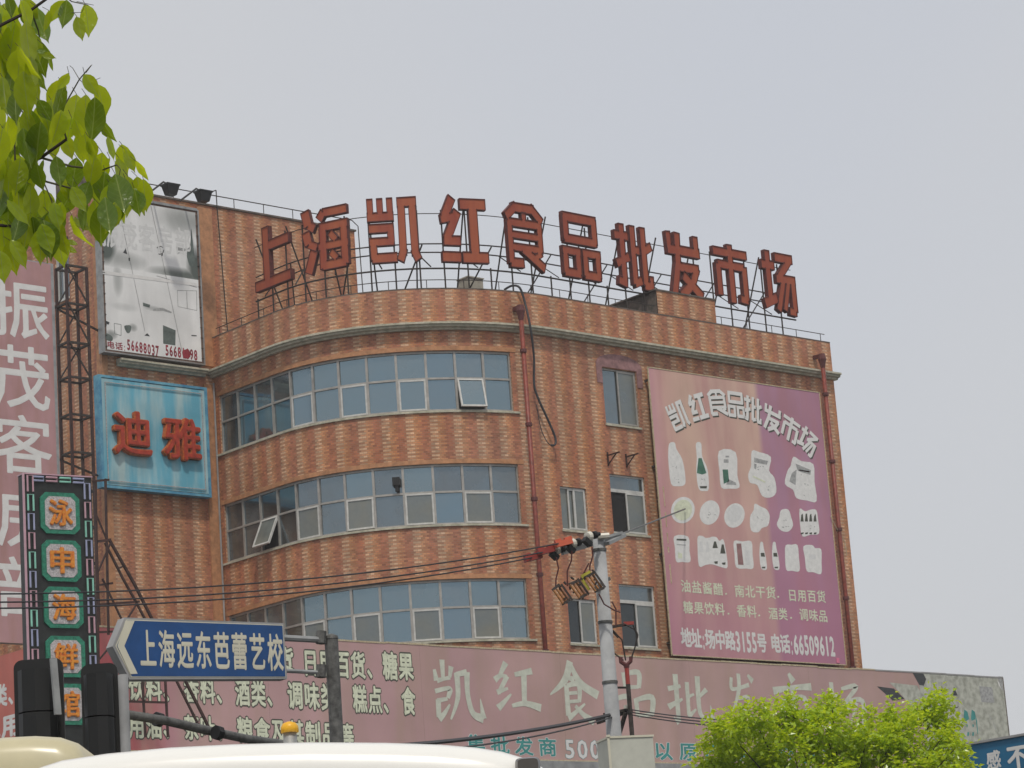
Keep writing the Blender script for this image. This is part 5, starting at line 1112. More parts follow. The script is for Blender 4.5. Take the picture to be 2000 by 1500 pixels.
# ------------------------------------------------------------------ road direction sign on its post
DS = 28.
A = atd(262, 1207, DS); B = level(553, 1217, A.z); Rs = B-A; Rs.z = 0; Rs.normalize(); Ns = Vector((Rs.y, -Rs.x, 0))
rs = thing('direction_sign', 'blue arrow shaped road direction sign with white characters pointing left', 'road sign', Vector((B.x, B.y, A.z-.6)))
def sp(px, py, c=0): return onplane(px, py, A, Ns)+Ns*c
def flat(pts, c, m, nm, par, th=0):
    P = [sp(x, y, c) for x, y in pts]; mb = MB(); mb.poly(P)
    if th:
        Q = [p-Ns*th for p in P]
        for k in range(len(P)): mb.quad(P[k], Q[k], Q[(k+1) % len(P)], P[(k+1) % len(P)])
        mb.poly(list(reversed(Q)))
    return mb.build(nm, M[m], par)
base = [(243, 1206), (554, 1217), (561, 1326), (253, 1327), (220, 1262)]
flat(base, 0, 'sign_edge', 'sign_body', rs, .15)
flat([(247, 1210), (552, 1220.5), (558, 1323), (256, 1323), (225, 1262)], .003, 'sign_cream', 'white_border', rs)
flat([(248, 1212), (551, 1222), (557, 1321.5), (257, 1321), (227.5, 1262)], .006, 'sign_blue', 'blue_face', rs)
flat([(244, 1212.5), (262, 1213), (242, 1262), (268, 1316), (254, 1317), (228.5, 1262)], .010, 'sign_cream', 'arrow_mark', rs)
text_px('上海远东芭蕾艺校', 270, 1266, 554, 1275, 76, A, Ns, Rs, UZ, M['sign_cream'], rs, c0=.008, bold=.022, wf=.90)
for yy in (1242, 1306):
    mb = MB(); p = sp(545, yy, -.10); q2 = sp(640, yy+5, -.10); mb.tube([p, q2], (.034 if yy < 1300 else .022), 8); mb.build('arm', M['galv'], rs)
for k in range(2):
    mb = MB(); yy = (1240, 1306)[k]; mb.tube([sp(636, yy+14, -.10), sp(637, yy-10, -.10)], .055, 8); mb.build('clamp', M['galv_dark'], rs)
gs = sp(655, 1245, -.1); gb = sp(672, 1500, -.1)
pt = thing('sign_post', 'weathered dark grey steel post carrying the blue direction sign', 'post', Vector((gb.x, gb.y, 0)))
ztop = gs.z; mb = MB(); mb.tube([(gb.x, gb.y, 0), (gs.x*.5+gb.x*.5, gs.y*.5+gb.y*.5, ztop-.1), (gs.x*.5+gb.x*.5, gs.y*.5+gb.y*.5, ztop+.0)], .072, 14); mb.build('post_tube', M['galv_dark'], pt, False)
mb = MB(); mx_, my_ = gs.x*.5+gb.x*.5, gs.y*.5+gb.y*.5; mb.tube([(mx_, my_, ztop), (mx_, my_, ztop+.03), (mx_, my_, ztop+.055)], [.078, .07, .02], 14); mb.build('post_cap', M['galv_dark'], pt)

# ------------------------------------------------------------------ traffic lights seen from behind and their mast arm
DT = 20.
def signal(px, py, wpx, label):
    top = atd(px, py, DT); R = CR.copy(); R.z = 0; R.normalize(); N = Vector((R.y, -R.x, 0)); wd = wpx/F_PX*DT; ht = 1.05
    t = thing('traffic_light', label, 'traffic light', Vector((top.x, top.y, top.z-ht)), 'traffic lights seen from behind')
    mb = MB(); r = .06; pts = []
    for cx, cy, a0 in ((wd/2-r, -r, 0), (-wd/2+r, -r, 90), (-wd/2+r, -ht+r, 180), (wd/2-r, -ht+r, 270)):
        for k in range(5): a = math.radians(a0+k*22.5); pts.append((cx+r*math.cos(a), cy+r*math.sin(a)))
    for c in (0., -.03):
        P = [top+R*x+UZ*y+N*c for x, y in pts]; mb.poly(P if c == 0 else list(reversed(P)))
    for k in range(len(pts)):
        a, b = pts[k], pts[(k+1) % len(pts)]; mb.quad(top+R*a[0]+UZ*a[1], top+R*b[0]+UZ*b[1], top+R*b[0]+UZ*b[1]-N*.03, top+R*a[0]+UZ*a[1]-N*.03)
    mb.build('backplate', M['black'], t)
    for k in range(3):
        mb = MB(); zc = top.z-.09-k*.31; c = Vector((top.x, top.y, 0)); hw = wd*.39
        sec = [(-hw, 0), (-hw, .07), (-hw*.7, .14), (0, .17), (hw*.7, .14), (hw, .07), (hw, 0)]
        for a, b in zip(sec[:-1], sec[1:]): mb.quad(c+R*a[0]+N*a[1]+UZ*zc, c+R*a[0]+N*a[1]+UZ*(zc-.30), c+R*b[0]+N*b[1]+UZ*(zc-.30), c+R*b[0]+N*b[1]+UZ*zc)
        mb.poly([c+R*a[0]+N*a[1]+UZ*zc for a in sec]); mb.poly([c+R*a[0]+N*a[1]+UZ*(zc-.30) for a in reversed(sec)]); mb.build('lamp_housing', M['black'], t)
        mb = MB(); mb.tube([c+UZ*(zc-.15)-N*.03, c+UZ*(zc-.15)-N*.22], .12, 14); mb.build('visor', M['black'], t)
    return t, top, R, N
t1, top1, R1, N1 = signal(74, 1287, 96, 'black traffic light from behind with a grey strap, at the lower left')
t2, top2, R2, N2 = signal(193, 1296, 72, 'black traffic light from behind, beside the pale post under the arrow sign')
mb = MB(); a = atd(104, 1286, DT-.25); mb.bar(a, Vector((a.x, a.y, a.z-.40))+R1*.02, .05, .02); mb.build('strap', M['galv'], t1)
M['post_grey'] = mat('dull_grey_post', (.20, .205, .21), .7, noise=.15)
mp = thing('signal_post', 'pale grey signal post with a dark arm sloping down to the right', 'signal post', atd(238, 1600, DT+.35))
mp.location.z = 0
b = atd(240, 1318, DT-.1); mb = MB(); mb.tube([(b.x, b.y, 0), (b.x, b.y, b.z)], .037, 12); mb.build('post_tube', M['post_grey'], mp, True)
zz0 = b.z-.28
arm = [atd(238, 1394, DT+.2), atd(320, 1407, DT+.6), atd(420, 1430, DT+1.0), atd(480, 1443, DT+1.3), atd(640, 1466, DT+2.2)]
mb = MB(); mb.tube(arm, .034, 10); mb.build('mast_arm', M['galv_dark'], mp, True)
for px, py in ((308, 1405), (424, 1431)):
    mb = MB(); c = atd(px, py, DT+.8); d = (arm[2]-arm[1]).normalized(); mb.tube([c-d*.02, c+d*.03], .055, 8); mb.build('arm_clamp', M['black'], mp)
# yellow topped marker
bc = atd(565, 1410, 17); t = thing('marker_post', 'grey marker post with a rounded yellow top just above the white bus roof', 'post', Vector((bc.x, bc.y, 0)))
mb = MB(); mb.tube([(bc.x, bc.y, 0), (bc.x, bc.y, bc.z-.06)], .042, 12); mb.build('post_tube', M['galv'], t, True)
mb = MB(); mb.tube([(bc.x, bc.y, bc.z-.065), (bc.x, bc.y, bc.z-.03), (bc.x, bc.y, bc.z-.008), (bc.x, bc.y, bc.z+.002)], [.055, .054, .04, .012], 14); mb.build('yellow_cap', M['yellow_dome'], t, True)

# ------------------------------------------------------------------ concrete utility pole, cross arms, cut-outs and wires
DU = 43.
ptop = atd(1169, 1052, DU); pbot = atd(1189, 1440, DU)
up = thing('utility_pole', 'tall tapering grey concrete utility pole in front of the brick facade', 'utility pole', Vector((ptop.x, ptop.y, 0)))
mb = MB(); mb.tube([(ptop.x, ptop.y, 0), (ptop.x, ptop.y, ptop.z)], [.095+ptop.z/150, .095], 20); mb.build('pole_shaft', M['concrete_pole'], up, True)
R = CR.copy(); R.z = 0; R.normalize(); N = Vector((R.y, -R.x, 0))
ca = (R+N*-.9).normalized()      # cross arm runs away to the right
def up_pt(px, py, d=DU): return atd(px, py, d)
for yy in (1075, 1222, 1343):
    z = up_pt(1180, yy).z; rr = .095+(ptop.z-z)/150+.012; mb = MB(); mb.tube([(ptop.x, ptop.y, z-.02), (ptop.x, ptop.y, z+.02)], rr, 16); mb.build('pole_band', M['galv_dark'], up)
mb = MB(); mb.bar(up_pt(1098, 1080, DU-.3), up_pt(1220, 1044, DU+.5), .07); mb.bar(up_pt(1110, 1069, DU-.3), up_pt(1215, 1040, DU+.4), .04); mb.build('crossarm', M['galv'], up)
mb = MB(); mb.bar(up_pt(1185, 1062, DU-.1), up_pt(1218, 1046, DU+.5), .09, .05); mb.build('crossarm_brace', M['galv'], up)
INS = [((1045, 1088), (1058, 1084), 'red_cover'), ((1070, 1075), (1092, 1072), 'red_cover'), ((1104, 1060), (1122, 1059), 'orange_cover')]
for k, (c, e, mm) in enumerate(INS):
    c3 = up_pt(*c, DU-.5); a = up_pt(c[0]-20, c[1]+5, DU-.55); b = up_pt(c[0]+12, c[1]-3, DU-.45)
    mb = MB(); mb.bar(a, b, .12, .085); mb.bar(a+Vector((0, 0, .05)), a+(b-a)*.35+Vector((0, 0, .06)), .07, .05); mb.bar(a+(b-a)*.6+Vector((0, 0, .05)), b+Vector((0, 0, .06)), .07, .05); mb.build('clamp_cover', M[mm], up)
for k, (px, py) in enumerate([(1089, 1074), (1121, 1061), (1153, 1047)]):
    c = up_pt(px, py, DU-.35); d = (up_pt(px+20, py-5, DU-.2)-c).normalized(); mb = MB()
    mb.tube([c-d*.08, c-d*.07, c, c+d*.01], [.03, .075, .075, .03], 12); mb.build('insulator', M['insul_white'], up)
    mb = MB(); mb.tube([c+d*.01, c+d*.06, c+d*.07, c+d*.12, c+d*.13, c+d*.2], [.03, .035, .062, .062, .03, .03], 10); mb.build('insulator_shank', M['black'], up)
    mb = MB(); mb.bar(c-d*.14+Vector((0, 0, -.02)), c+Vector((0, 0, -.13))-d*.02, .09, .08); mb.build('tension_clamp', M['black'], up)
mb = MB(); c = up_pt(1180, 1047, DU-.1); mb.tube([c-R*.1, c+R*.08], .05, 8); mb.build('pole_top_insulator', M['insul_white'], up)
for k, (px, py, s_) in enumerate([(1096, 1163, 1.), (1128, 1152, 1.), (1160, 1138, 1.1)]):
    c = up_pt(px, py, DU-.6); mb = MB(); ax = (R*.50-UZ*.86).normalized(); sd_ = (R*.86+UZ*.42).normalized()
    for j in range(3): o_ = sd_*((j-1)*.055*s_)-N*.05*(j-1); mb.tube([c-ax*.12+o_, c+ax*.13+o_], .017*s_, 7)
    cu_ = mb.build('fuse_rods', M['amber'], up); mb = MB()
    for sg in (-1, 1): mb.bar(c+ax*.13*sg-sd_*.07*s_+N*.04, c+ax*(.14*sg+random.uniform(-.02, .03))+sd_*.075*s_, .024, .04)
    for j in range(7): e_1 = c+sd_*random.uniform(-.1, .11)+ax*random.uniform(-.17, .15); mb.bar(e_1, e_1+Vector((random.uniform(-.06, .06), 0, random.uniform(-.07, .07))), .022)
    mb.bar(c+sd_*.10-ax*.15, c+sd_*.10+ax*.15, .03); mb.build('fuse_bracket', M['steel_dark'], up)
    if k == 2:
        mb = MB(); mb.bar(c-ax*.17-sd_*.11, c-ax*.17+sd_*.05, .045, .05); mb.bar(c-sd_*.12-ax*.14, c-sd_*.12+ax*.06, .04); mb.build('yellow_cap', M['yellow'], up)
for pts in ([(1086, 1088), (1091, 1110), (1086, 1130), (1085, 1150)], [(1117, 1076), (1116, 1095), (1108, 1115), (1108, 1145)], [(1156, 1068), (1158, 1085), (1152, 1105), (1152, 1122)], [(1150, 1100), (1140, 1120), (1130, 1138)], [(1170, 1160), (1180, 1180), (1200, 1192), (1212, 1196)], [(1195, 1175), (1203, 1190), (1203, 1222)]):
    mb = MB(); mb.tube([up_pt(x, y, DU-.55) for x, y in pts], .012, 5); mb.build('jumper_wire', M['dark_red'], up)
mb = MB(); mb.bar(up_pt(1160, 1150, DU-.4), up_pt(1190, 1130, DU-.1), .05); mb.build('lower_crossarm', M['galv_dark'], up)
# side bracket with lead down
mb = MB(); mb.bar(up_pt(1192, 1225), up_pt(1232, 1218, DU-.1), .04); mb.bar(up_pt(1196, 1232), up_pt(1208, 1245), .03); mb.build('side_bracket', M['steel_dark'], up)
mb = MB(); mb.bar(up_pt(1218, 1218, DU-.1), up_pt(1238, 1217, DU-.1), .05); mb.build('bracket_insulator', M['red_cover'], up)
for pts in ([(1198, 1232), (1215, 1250), (1222, 1290)], [(1236, 1220), (1246, 1240), (1240, 1265), (1231, 1292)], [(1190, 1268), (1205, 1280), (1218, 1290)], [(1218, 1218), (1240, 1230), (1246, 1245)]):
    mb = MB(); mb.tube([up_pt(x, y, DU-.2) for x, y in pts], .012, 5); mb.build('jumper_wire', M['steel_dark'], up)
# slim second pole
sp_t = up_pt(1223, 1292, DU-.2); sp_ = thing('slim_service_pole', 'slim dark service pole with red insulator beside the concrete pole', 'pole', Vector((sp_t.x, sp_t.y, 0)))
mb = MB(); mb.tube([(sp_t.x, sp_t.y, 0), (sp_t.x, sp_t.y, sp_t.z-.35)], .035, 8); mb.build('pole_shaft', M['steel_dark'], sp_)
mb = MB(); mb.tube([(sp_t.x, sp_t.y, sp_t.z-.35), (sp_t.x, sp_t.y, sp_t.z-.1)], .035, 8); mb.build('orange_sleeve', M['red_cover'], sp_)
mb = MB(); q0 = Vector((sp_t.x, sp_t.y, sp_t.z-.1)); mb.tube([q0, q0+UZ*.06], [.04, .05], 8); mb.tube([q0+UZ*.04, q0+UZ*.1-R*.08, q0+UZ*.17-R*.08], .035, 8); mb.tube([q0+UZ*.04, q0+UZ*.1+R*.07, q0+UZ*.17+R*.08], .03, 8); mb.build('fork', M['dark_red'], sp_)
mb = MB(); mb.bar(up_pt(1168, 1410, DU-.5), up_pt(1232, 1386, DU+.1), .07); mb.bar(up_pt(1180, 1395, DU-.4), up_pt(1228, 1385, DU), .04); mb.bar(up_pt(1206, 1445, DU-.2), up_pt(1222, 1392, DU-.2), .05); mb.build('crossarm', M['steel_dark'], sp_)
mb = MB(); mb.bar(up_pt(1178, 1343, DU-.1), up_pt(1224, 1343, DU-.1), .03); mb.build('tie_bar', M['steel_dark'], sp_)
for x in (1206, 1222, 1228): mb = MB(); c = up_pt(x, 1384, DU-.1); mb.tube([c, c+UZ*.05], .03, 7); mb.build('insulator', M['insul_white'], sp_)
# wires
def wire(pts, deps, r, label, sag=.0):
    A_, B_ = atd(*pts[0], deps[0]), atd(*pts[1], deps[1]); mb = MB(); n = 16
    mb.tube([A_.lerp(B_, k/n)-Vector((0, 0, sag*4*(k/n)*(1-k/n))) for k in range(n+1)], r, 5); o = mb.build('overhead_wire', M['cable'], None); o['label'] = label; o['category'] = 'wire'
wire([(-150, 1160), (1100, 1060)], [34, DU-.5], .011, 'topmost of the three overhead wires crossing the brick facade', .22)
wire([(-150, 1176), (1068, 1077)], [33.6, DU-.5], .011, 'middle of the three overhead wires crossing the brick facade', .22)
wire([(-150, 1188), (1045, 1088)], [33.2, DU-.5], .011, 'lowest of the three overhead wires crossing the brick facade', .22)
a = onY(1338, 994, YBB-.05); b = up_pt(1216, 1042, DU+.45); mb = MB(); mb.tube([b, a], [.014, .024], 6); o = mb.build('overhead_wire', M['galv_dark'], None); o['label'] = 'short stay line from the crossarm up to the purple billboard'; o['category'] = 'wire'
wire([(600, 1466), (1205, 1393)], [30, DU-.3], .028, 'thick dark cable from lower left to the slim pole crossarm', .1)
wire([(600, 1474), (1210, 1396)], [30, DU-.3], .012, 'thin cable just below the thick dark cable', .16)
for k in range(3): wire([(1226, 1385+k*5), (1560, 1412+k*7)], [DU-.1, DU-6], .010, ['highest', 'middle', 'lowest'][k]+' thin wire from the slim pole to the leafy tree', .05)

# white cabinet box
A = atd(1188, 1440, 24); bxl = thing('white_utility_box', 'aged white metal box on a post in front of the utility pole', 'box', Vector((A.x, A.y, 0)))
Rb = (CR+_fw*.28); Rb.z = 0; Rb.normalize(); Nb = Vector((Rb.y, -Rb.x, 0)); wdb = 88/F_PX*24*1.04
mb = MB(); mb.obox(Vector((A.x, A.y, 0)), Rb, UZ, Nb, (0, wdb), (A.z-.75, A.z), (-.34, 0)); mb.build('box_body', M['box_white'], bxl)
mb = MB(); mb.obox(Vector((A.x, A.y, 0)), Rb, UZ, Nb, (-.008, wdb+.008), (A.z-.01, A.z+.008), (-.35, .008)); mb.obox(Vector((A.x, A.y, 0)), Rb, UZ, Nb, (-.012, .008), (A.z-.75, A.z-.01), (-.01, .012)); mb.tube([Vector((A.x, A.y, A.z))-Rb*.0, Vector((A.x, A.y, A.z+.02))], .02, 6); mb.build('box_edging', M['sign_cream'], bxl)
mb = MB(); c = Vector((A.x, A.y, 0))+Rb*wdb/2-Nb*.17; mb.tube([c, c+UZ*(A.z-.75)], .06, 8); mb.build('box_post', M['galv'], bxl)

# ------------------------------------------------------------------ vehicles (roofs in view)
def bus(name, label, prof_px, dep, paint, length, lamp, cat):
    """body lofted from a measured roofline; section continues down to the wheels"""
    P = [atd(x, y, dep) for x, y in prof_px]; R = CR.copy(); R.z = 0; R.normalize(); Fd = Vector((-R.y, R.x, 0))
    base = P[len(P)//2]; t = thing(name, label, cat, Vector((base.x, base.y, 0)))
    sec = [((p-base).dot(R), p.z) for p in P]; xl, xr = sec[0][0], sec[-1][0]
    lo = [(xr+.04, sec[-1][1]-.35), (xr+.08, 1.2), (xr+.04, .45), (xl-.04, .45), (xl-.08, 1.2), (xl-.04, sec[0][1]-.35)]
    full = sec+lo; cx = (xl+xr)/2; cz0 = 1.3
    O = Vector((base.x, base.y, 0)); rows = []
    for dd, sc in ((.0, .90), (.015, .955), (.06, .985), (.16, 1.0), (length-.15, 1.0), (length-.04, .98), (length, .93)):
        rows.append([O+R*(cx+(x-cx)*sc)+UZ*(cz0+(z-cz0)*sc if z > .5 else z)+Fd*(dd) for x, z in full])
    mb = MB(); n = len(full)
    base_i = 0
    for r_ in rows: mb.v += r_
    for k in range(len(rows)-1):
        for j in range(n):
            a = k*n+j; b = k*n+(j+1) % n; mb.f.append((a, a+n, b+n, b)); mb.uv.append(None)
    mb.f.append(tuple(range(n))); mb.uv.append(None); mb.f.append(tuple((len(rows)-1)*n+j for j in reversed(range(n)))); mb.uv.append(None)
    o = mb.build('body', M[paint], t, True)
    try:
        o.data.set_sharp_from_angle(angle=math.radians(50))
    except Exception: pass
    mb = MB(); zt = min(s[1] for s in sec); W2 = xr-xl
    mb.obox(O, R, UZ, -Fd, (xl+.14*W2, xr-.14*W2), (1.35, 2.15), (.0, .012)); mb.build('rear_window', M['lamp_smoke'], t)
    for sx_ in (-1, 1):
        for yy in (.9, length-.9):
            mb = MB(); c = O+R*(cx+sx_*(W2/2-.1))+Fd*yy+UZ*.42; mb.tube([c-R*.11, c+R*.11], .42, 20); wh = mb.build('wheel', M['black'], t)
            mb = MB(); mb.tube([c-R*.125, c+R*.125], .22, 14); mb.build('rim', M['galv'], wh)
        mb = MB(); mb.obox(O, R, UZ, -Fd, (cx+sx_*W2*.40-.07, cx+sx_*W2*.40+.07), (.95, 1.25), (.0, .03)); mb.build('tail_lamp', M['dark_red'], t)
    mb = MB(); mb.obox(O, R, UZ, -Fd, (xl+.05, xr-.05), (.45, .68), (.0, .08)); mb.build('bumper', M['galv_dark'], t)
    if lamp:
        c = atd(1031, 1496, dep-.02); mb = MB(); w_, h_ = .052, .036; pts = []
        for q_ in range(20):
            a = 2*math.pi*q_/20; ca_, sa_ = math.cos(a), math.sin(a); pts.append((w_*math.copysign(abs(ca_)**.45, ca_), h_*math.copysign(abs(sa_)**.45, sa_)))
        f_ = [c+R*x+UZ*y-Fd*.0 for x, y in pts]; f2 = [c+R*x*.82+UZ*y*.78-Fd*.03 for x, y in pts]; bk = [c+R*x+UZ*y+Fd*.1 for x, y in pts]
        for k in range(20): mb.quad(f_[k], f_[(k+1) % 20], f2[(k+1) % 20], f2[k]); mb.quad(bk[k], bk[(k+1) % 20], f_[(k+1) % 20], f_[k])
        mb.poly(f2); mb.build('marker_lamp', M['lamp_smoke'], t, True)
    return t
bus('white_bus', 'white bus with a low domed roof filling the bottom of the view', [(20, 1530), (45, 1500), (110, 1478), (200, 1464), (320, 1452), (450, 1445), (600, 1441), (750, 1442), (860, 1446), (930, 1452), (980, 1460), (1020, 1472), (1055, 1489), (1080, 1506), (1095, 1535)], 11.5, 'white_paint', 6.5, True, 'bus')
bus('cream_minibus', 'cream minibus roof at the bottom left corner behind the white bus', [(-190, 1520), (-175, 1480), (-130, 1456), (-60, 1442), (0, 1434), (60, 1431), (110, 1434), (145, 1446), (160, 1470), (168, 1510)], 15.5, 'cream_paint', 5.0, False, 'minibus')

# ------------------------------------------------------------------ blue shop sign bottom right
A = atd(1888, 1460, 41); XB = A.x
bsn = thing('blue_shop_sign', 'blue shop sign with white characters cut off at the lower right corner', 'shop sign', Vector((XB, A.y, 0)))
pA = onX(1890, 1459, XB); pB = onX(2060, 1414, XB); zt = (pA.z+pB.z)/2
mb = MB(); mb.box((XB, pB.y-.4, zt-1.3), (XB+.2, pA.y+.1, zt-.035)); mb.build('sign_face', M['shop_blue'], bsn)
mb = MB(); mb.box((XB-.03, pB.y-.45, zt-.034), (XB+.22, pA.y+.15, zt)); mb.build('top_edging', M['sign_edge'], bsn)
mb = MB(); mb.box((XB+.06, pA.y-.3, 0), (XB+.14, pA.y-.2, zt-1.3)); mb.box((XB+.06, pB.y+.2, 0), (XB+.14, pB.y+.3, zt-1.3)); mb.build('sign_legs', M['galv'], bsn)
OXB = Vector((XB, 0, 0)); text_px('感', 1926, 1488, 1956, 1480, 38, OXB, NX, RX, UZ, M['white_print'], bsn, bold=.03); text_px('不', 1966, 1484, 2010, 1472, 50, OXB, NX, RX, UZ, M['white_print'], bsn, bold=.035)

# ------------------------------------------------------------------ right tree
cl = [(1420, 1428, 48), (1400, 1478, 48), (1470, 1398, 40), (1470, 1460, 62), (1530, 1385, 32), (1560, 1410, 52), (1550, 1470, 60), (1625, 1378, 36), (1615, 1425, 50), (1630, 1480, 55), (1700, 1420, 36), (1700, 1480, 55), (1760, 1398, 36), (1800, 1385, 34), (1840, 1375, 30), (1835, 1408, 34), (1775, 1435, 38), (1770, 1495, 45), (1840, 1440, 26), (1845, 1480, 48), (1878, 1494, 30), (1690, 1455, 38), (1740, 1445, 34), (1865, 1462, 20), (1660, 1440, 30), (1390, 1515, 45), (1500, 1540, 80), (1620, 1550, 80), (1740, 1560, 80), (1830, 1540, 70), (1560, 1600, 90), (1700, 1610, 90)]
DTR = 36.; tb = atd(1640, 1600, DTR); tree = thing('street_tree', 'bushy bright green young camphor tree in front of the rose signboard', 'tree', Vector((tb.x, tb.y, 0)))
mb = MB(); rnd = random.Random(3); hub = Vector((tb.x, tb.y, tb.z-.6))
mb.tube([(tb.x, tb.y, 0), (tb.x+.05, tb.y, hub.z*.5), hub], [.14, .11, .08], 10)
cen = []
for px, py, r in cl:
    c = atd(px, py, DTR+rnd.uniform(-.5, .5)); rr = r/F_PX*DTR; cen.append((c, rr))
    m1 = hub.lerp(c, .5)+Vector((rnd.uniform(-.1, .1), rnd.uniform(-.1, .1), rnd.uniform(-.08, .05))); mb.tube([hub, m1, c], [.028, .014, .005], 5)
mb.build('trunk', M['bark'], tree)
def leafpair(mb, c, d, n, L, W_):
    s_ = d.cross(n).normalized(); tip = c+d*L; mid = c+d*L*.45
    i = len(mb.v); mb.v += [c, mid+s_*W_/2+n*.15*W_, tip-n*L*.1, mid-s_*W_/2+n*.15*W_, mid-n*.1*W_]
    mb.f += [(i, i+1, i+4), (i+1, i+2, i+4), (i+2, i+3, i+4), (i+3, i, i+4)]; mb.uv += [None]*4
mb = MB()
for c, rr in cen:
    nl_ = int(850*(rr/.33)**2)
    subs = [c+Vector((rnd.gauss(0, 1), rnd.gauss(0, 1), rnd.gauss(0, 1))).normalized()*rr*rnd.uniform(.35, 1.0) for _ in range(max(7, int(nl_/18)))]
    for q_ in subs:
        for _ in range(16):
            p = q_+Vector((rnd.gauss(0, .06), rnd.gauss(0, .06), rnd.gauss(0, .045)))
            d = (p-c).normalized()*.5+Vector((rnd.uniform(-1, 1), rnd.uniform(-1, 1), rnd.uniform(-.9, .5))); d.normalize()
            n = (Vector((rnd.uniform(-.7, .7), rnd.uniform(-.7, .7), 1))).normalized()
            if abs(d.dot(n)) > .95: continue
            leafpair(mb, p, d, n, rnd.uniform(.06, .105), rnd.uniform(.04, .062))
crown = mb.build('crown', M['leaf_tree'], tree)

# ------------------------------------------------------------------ near camphor branch, top left
DL = 7.6
rnd = random.Random(11)
tloc = atd(-620, 900, DL+.3); cam_t = thing('camphor_tree', 'camphor tree branch with large drooping leaves overhanging the top left corner', 'tree', Vector((tloc.x, tloc.y, 0)))
mb = MB(); mb.tube([(tloc.x, tloc.y, 0), (tloc.x+.03, tloc.y, 1.6), atd(-600, 500, DL+.2), atd(-520, 100, DL+.2)], [.12, .1, .07, .05], 12); mb.build('trunk', M['bark'], cam_t)
BRN = [([(-590, 480), (-300, 400), (-60, 335), (0, 328), (30, 326), (80, 308), (130, 272)], .0085), ([(80, 308), (140, 325), (200, 332), (228, 322)], .0035), ([(30, 326), (80, 352), (140, 368), (170, 380)], .0035), ([(130, 272), (115, 225), (135, 190), (155, 155), (178, 128)], .0028),
       ([(80, 308), (90, 280), (60, 240), (30, 200)], .003), ([(30, 326), (28, 270), (30, 220)], .003), ([(85, 355), (98, 385), (110, 420), (118, 470)], .0022), ([(-540, 260), (-200, 180), (-20, 60), (60, 20), (130, -30)], .007), ([(60, 20), (75, 60), (80, 95)], .0025), ([(110, -20), (140, 3), (172, 10)], .002),
       ([(155, 155), (142, 133), (136, 128)], .0012), ([(155, 155), (165, 165), (196, 152)], .0012), ([(168, 142), (180, 126)], .001), ([(140, 25), (160, 24), (166, 10)], .001), ([(150, 3), (183, 10)], .001), ([(-560, 360), (-150, 420), (0, 440), (60, 445), (90, 460)], .006), ([(228, 322), (235, 330), (232, 350)], .0015)]
for pts, r in BRN:
    mb = MB(); P = [atd(x, y, DL+.02*math.sin(x*.1)) for x, y in pts]; n = len(P); mb.tube(P, [r*(1-.6*k/n) for k in range(n)], 6); mb.build('branch', M['twig'] if r < .004 else M['bark'], cam_t)
# leaf meshes: ovate, long tip, folded along the midrib and drooping; three variants
LM = []
for v in range(3):
    mb = MB(); L = 1.; prof = [(0, .03), (.05, .16), (.15, .36), (.30, .50), (.48, .54), (.64, .45), (.78, .27), (.89, .09), (1.0, .006)]
    fold = (.22, .34, .12)[v]; curl = (.10, .20, -.06)[v]; rows = []
    for t_, w_ in prof:
        z = -curl*t_*t_*1.0; wv = .02*math.sin(t_*14+v)
        rows.append([Vector((-w_/2*1.05, -t_, z+fold*w_*.5+wv)), Vector((-w_/4, -t_, z+fold*w_*.22)), Vector((0, -t_, z)), Vector((w_/4, -t_, z+fold*w_*.22)), Vector((w_/2, -t_, z+fold*w_*.5-wv))])
    for r_ in rows: mb.v += r_
    for k in range(len(rows)-1):
        for j in range(4): mb.f.append((k*5+j, k*5+j+1, (k+1)*5+j+1, (k+1)*5+j)); mb.uv.append(None)
    for mname in ('leaf', 'leaf_dark'):
        me = mb.mesh('leaf', smooth=True); me.materials.append(M[mname]); LM.append(me)
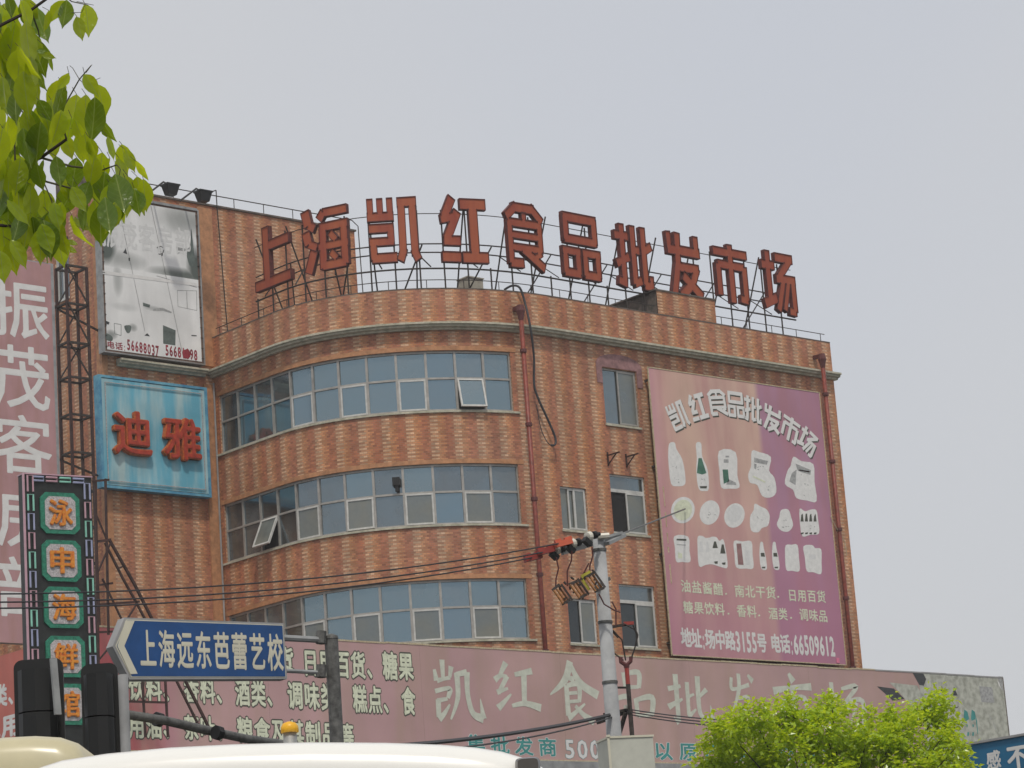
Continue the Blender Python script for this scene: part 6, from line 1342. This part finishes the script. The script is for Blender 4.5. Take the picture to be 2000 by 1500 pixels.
# measured leaf bases: (x, y, length px, lean in degrees from straight down, + = to the right)
LV = [(40, 0, 62, 25), (70, 12, 75, 18), (130, 0, 52, -5), (150, 32, 48, 20), (166, 8, 62, 15), (12, 20, 90, 0), (30, 45, 85, -5), (50, 40, 90, 5), (60, 70, 80, 15), (5, 70, 85, 0), (20, 95, 85, 8), (40, 95, 70, -12), (62, 110, 70, 10), (85, 87, 50, 22), (80, 105, 28, 70), (70, 132, 48, 25), (25, 130, 80, -6), (5, 150, 70, 5), (45, 140, 85, 12), (2, 10, 60, -20), (95, 20, 40, -5), (60, 0, 60, 0), (22, 0, 55, 0),
      (135, 145, 38, -38), (125, 165, 70, -15), (165, 145, 48, 28), (190, 165, 65, 18), (168, 185, 90, 4), (185, 190, 85, -4), (150, 185, 80, -3), (200, 235, 45, 20), (140, 230, 52, -8), (120, 215, 68, -5), (75, 195, 45, 35), (100, 195, 75, -8), (60, 215, 75, 8), (35, 225, 80, -10), (15, 225, 85, 0), (90, 230, 80, 10), (5, 250, 80, -10), (45, 250, 75, 15), (125, 262, 50, 20), (150, 262, 55, 10), (165, 262, 60, 5), (175, 270, 40, 10),
      (210, 266, 48, 12), (238, 282, 52, 12), (245, 292, 45, 25), (265, 314, 42, 30), (232, 308, 66, 4), (200, 298, 62, -8), (185, 305, 60, -14), (150, 308, 62, -3), (110, 305, 60, 8), (85, 312, 60, -6), (60, 300, 65, 8), (40, 308, 68, -10), (15, 305, 75, 4), (0, 315, 70, 0), (205, 335, 60, -2), (190, 335, 72, 5), (225, 340, 78, 10), (250, 345, 72, 6), (268, 345, 70, 12), (280, 350, 60, -2), (245, 350, 78, -10), (215, 360, 60, -8), (262, 368, 55, 18), (230, 375, 60, 5),
      (175, 355, 55, -20), (150, 360, 70, -30), (140, 365, 55, 30), (165, 385, 65, 3), (185, 390, 75, 8), (205, 385, 75, 5), (195, 400, 80, -5), (170, 400, 60, 8), (225, 395, 60, -12), (120, 395, 50, -8), (105, 395, 55, 10), (85, 370, 65, 8), (60, 360, 75, 0), (35, 360, 75, 10), (10, 360, 80, -8), (75, 400, 60, -18), (95, 415, 75, 6), (60, 415, 70, -6), (85, 430, 75, 10), (100, 450, 60, -10), (110, 455, 65, 12), (35, 410, 70, 0), (15, 400, 70, 5), (5, 430, 70, 0), (25, 440, 60, 20), (120, 458, 40, 15), (128, 480, 25, 60), (20, 470, 65, 8), (0, 490, 60, 12), (140, 420, 68, 22), (80, 445, 68, -4), (50, 440, 50, 15), (0, 200, 70, 5), (30, 180, 60, 0), (75, 160, 50, -15), (215, 310, 40, -35), (130, 335, 55, 12), (60, 335, 60, -20)]
extra = []
for (x, y, L, a) in LV:
    if x < 150 and rnd.random() < (.8 if x < 70 else .35): extra.append((x+rnd.uniform(-14, 8), y+rnd.uniform(-12, 10), L*rnd.uniform(.75, 1), a+rnd.uniform(-35, 35)))
for x, y, L, a in LV+extra:
    dep = DL+rnd.uniform(-.16, .16); sz = L*1.10/F_PX*dep
    c = atd(x, y, dep); an = math.radians(a+rnd.uniform(-6, 6))
    dn = (-CU*math.cos(an)+CR*math.sin(an)).normalized()
    dn = (dn+_fw*rnd.uniform(-.25, .25)).normalized()
    Y_ = -dn; Zf = (-_fw*rnd.choice((1, 1, -1))+CR*rnd.choice((rnd.uniform(-.6, .6), rnd.uniform(-.6, .6), rnd.uniform(-2.2, 2.2)))+UZ*rnd.uniform(-.1, .5)); X_ = Y_.cross(Zf).normalized(); Z_ = X_.cross(Y_).normalized()
    o = bpy.data.objects.new('leaf', LM[rnd.randrange(3)*2+(1 if rnd.random() < .3 else 0)]); C.objects.link(o); o.parent = cam_t
    wsc = rnd.uniform(.82, 1.12)
    Mx = Matrix(((X_.x*sz*wsc, Y_.x*sz, Z_.x*sz, 0), (X_.y*sz*wsc, Y_.y*sz, Z_.y*sz, 0), (X_.z*sz*wsc, Y_.z*sz, Z_.z*sz, 0), (0, 0, 0, 1)))
    o.matrix_local = Matrix.Translation(c-Vector(cam_t.location)) @ Mx
    if rnd.random() < .6 and False: pass
mb = MB()
for x, y, L, a in LV:
    tx, ty = x-rnd.uniform(2, 14), y-rnd.uniform(6, 16); c = atd(x, y, DL); mb.tube([c, atd(tx, ty, DL)], .0008, 4, False)
po = mb.build('petioles', M['twig'], cam_t); po['kind'] = 'stuff'
for o in list(bpy.data.objects):
    if 'label' in o.keys() and o['label'] == '': del o['label']
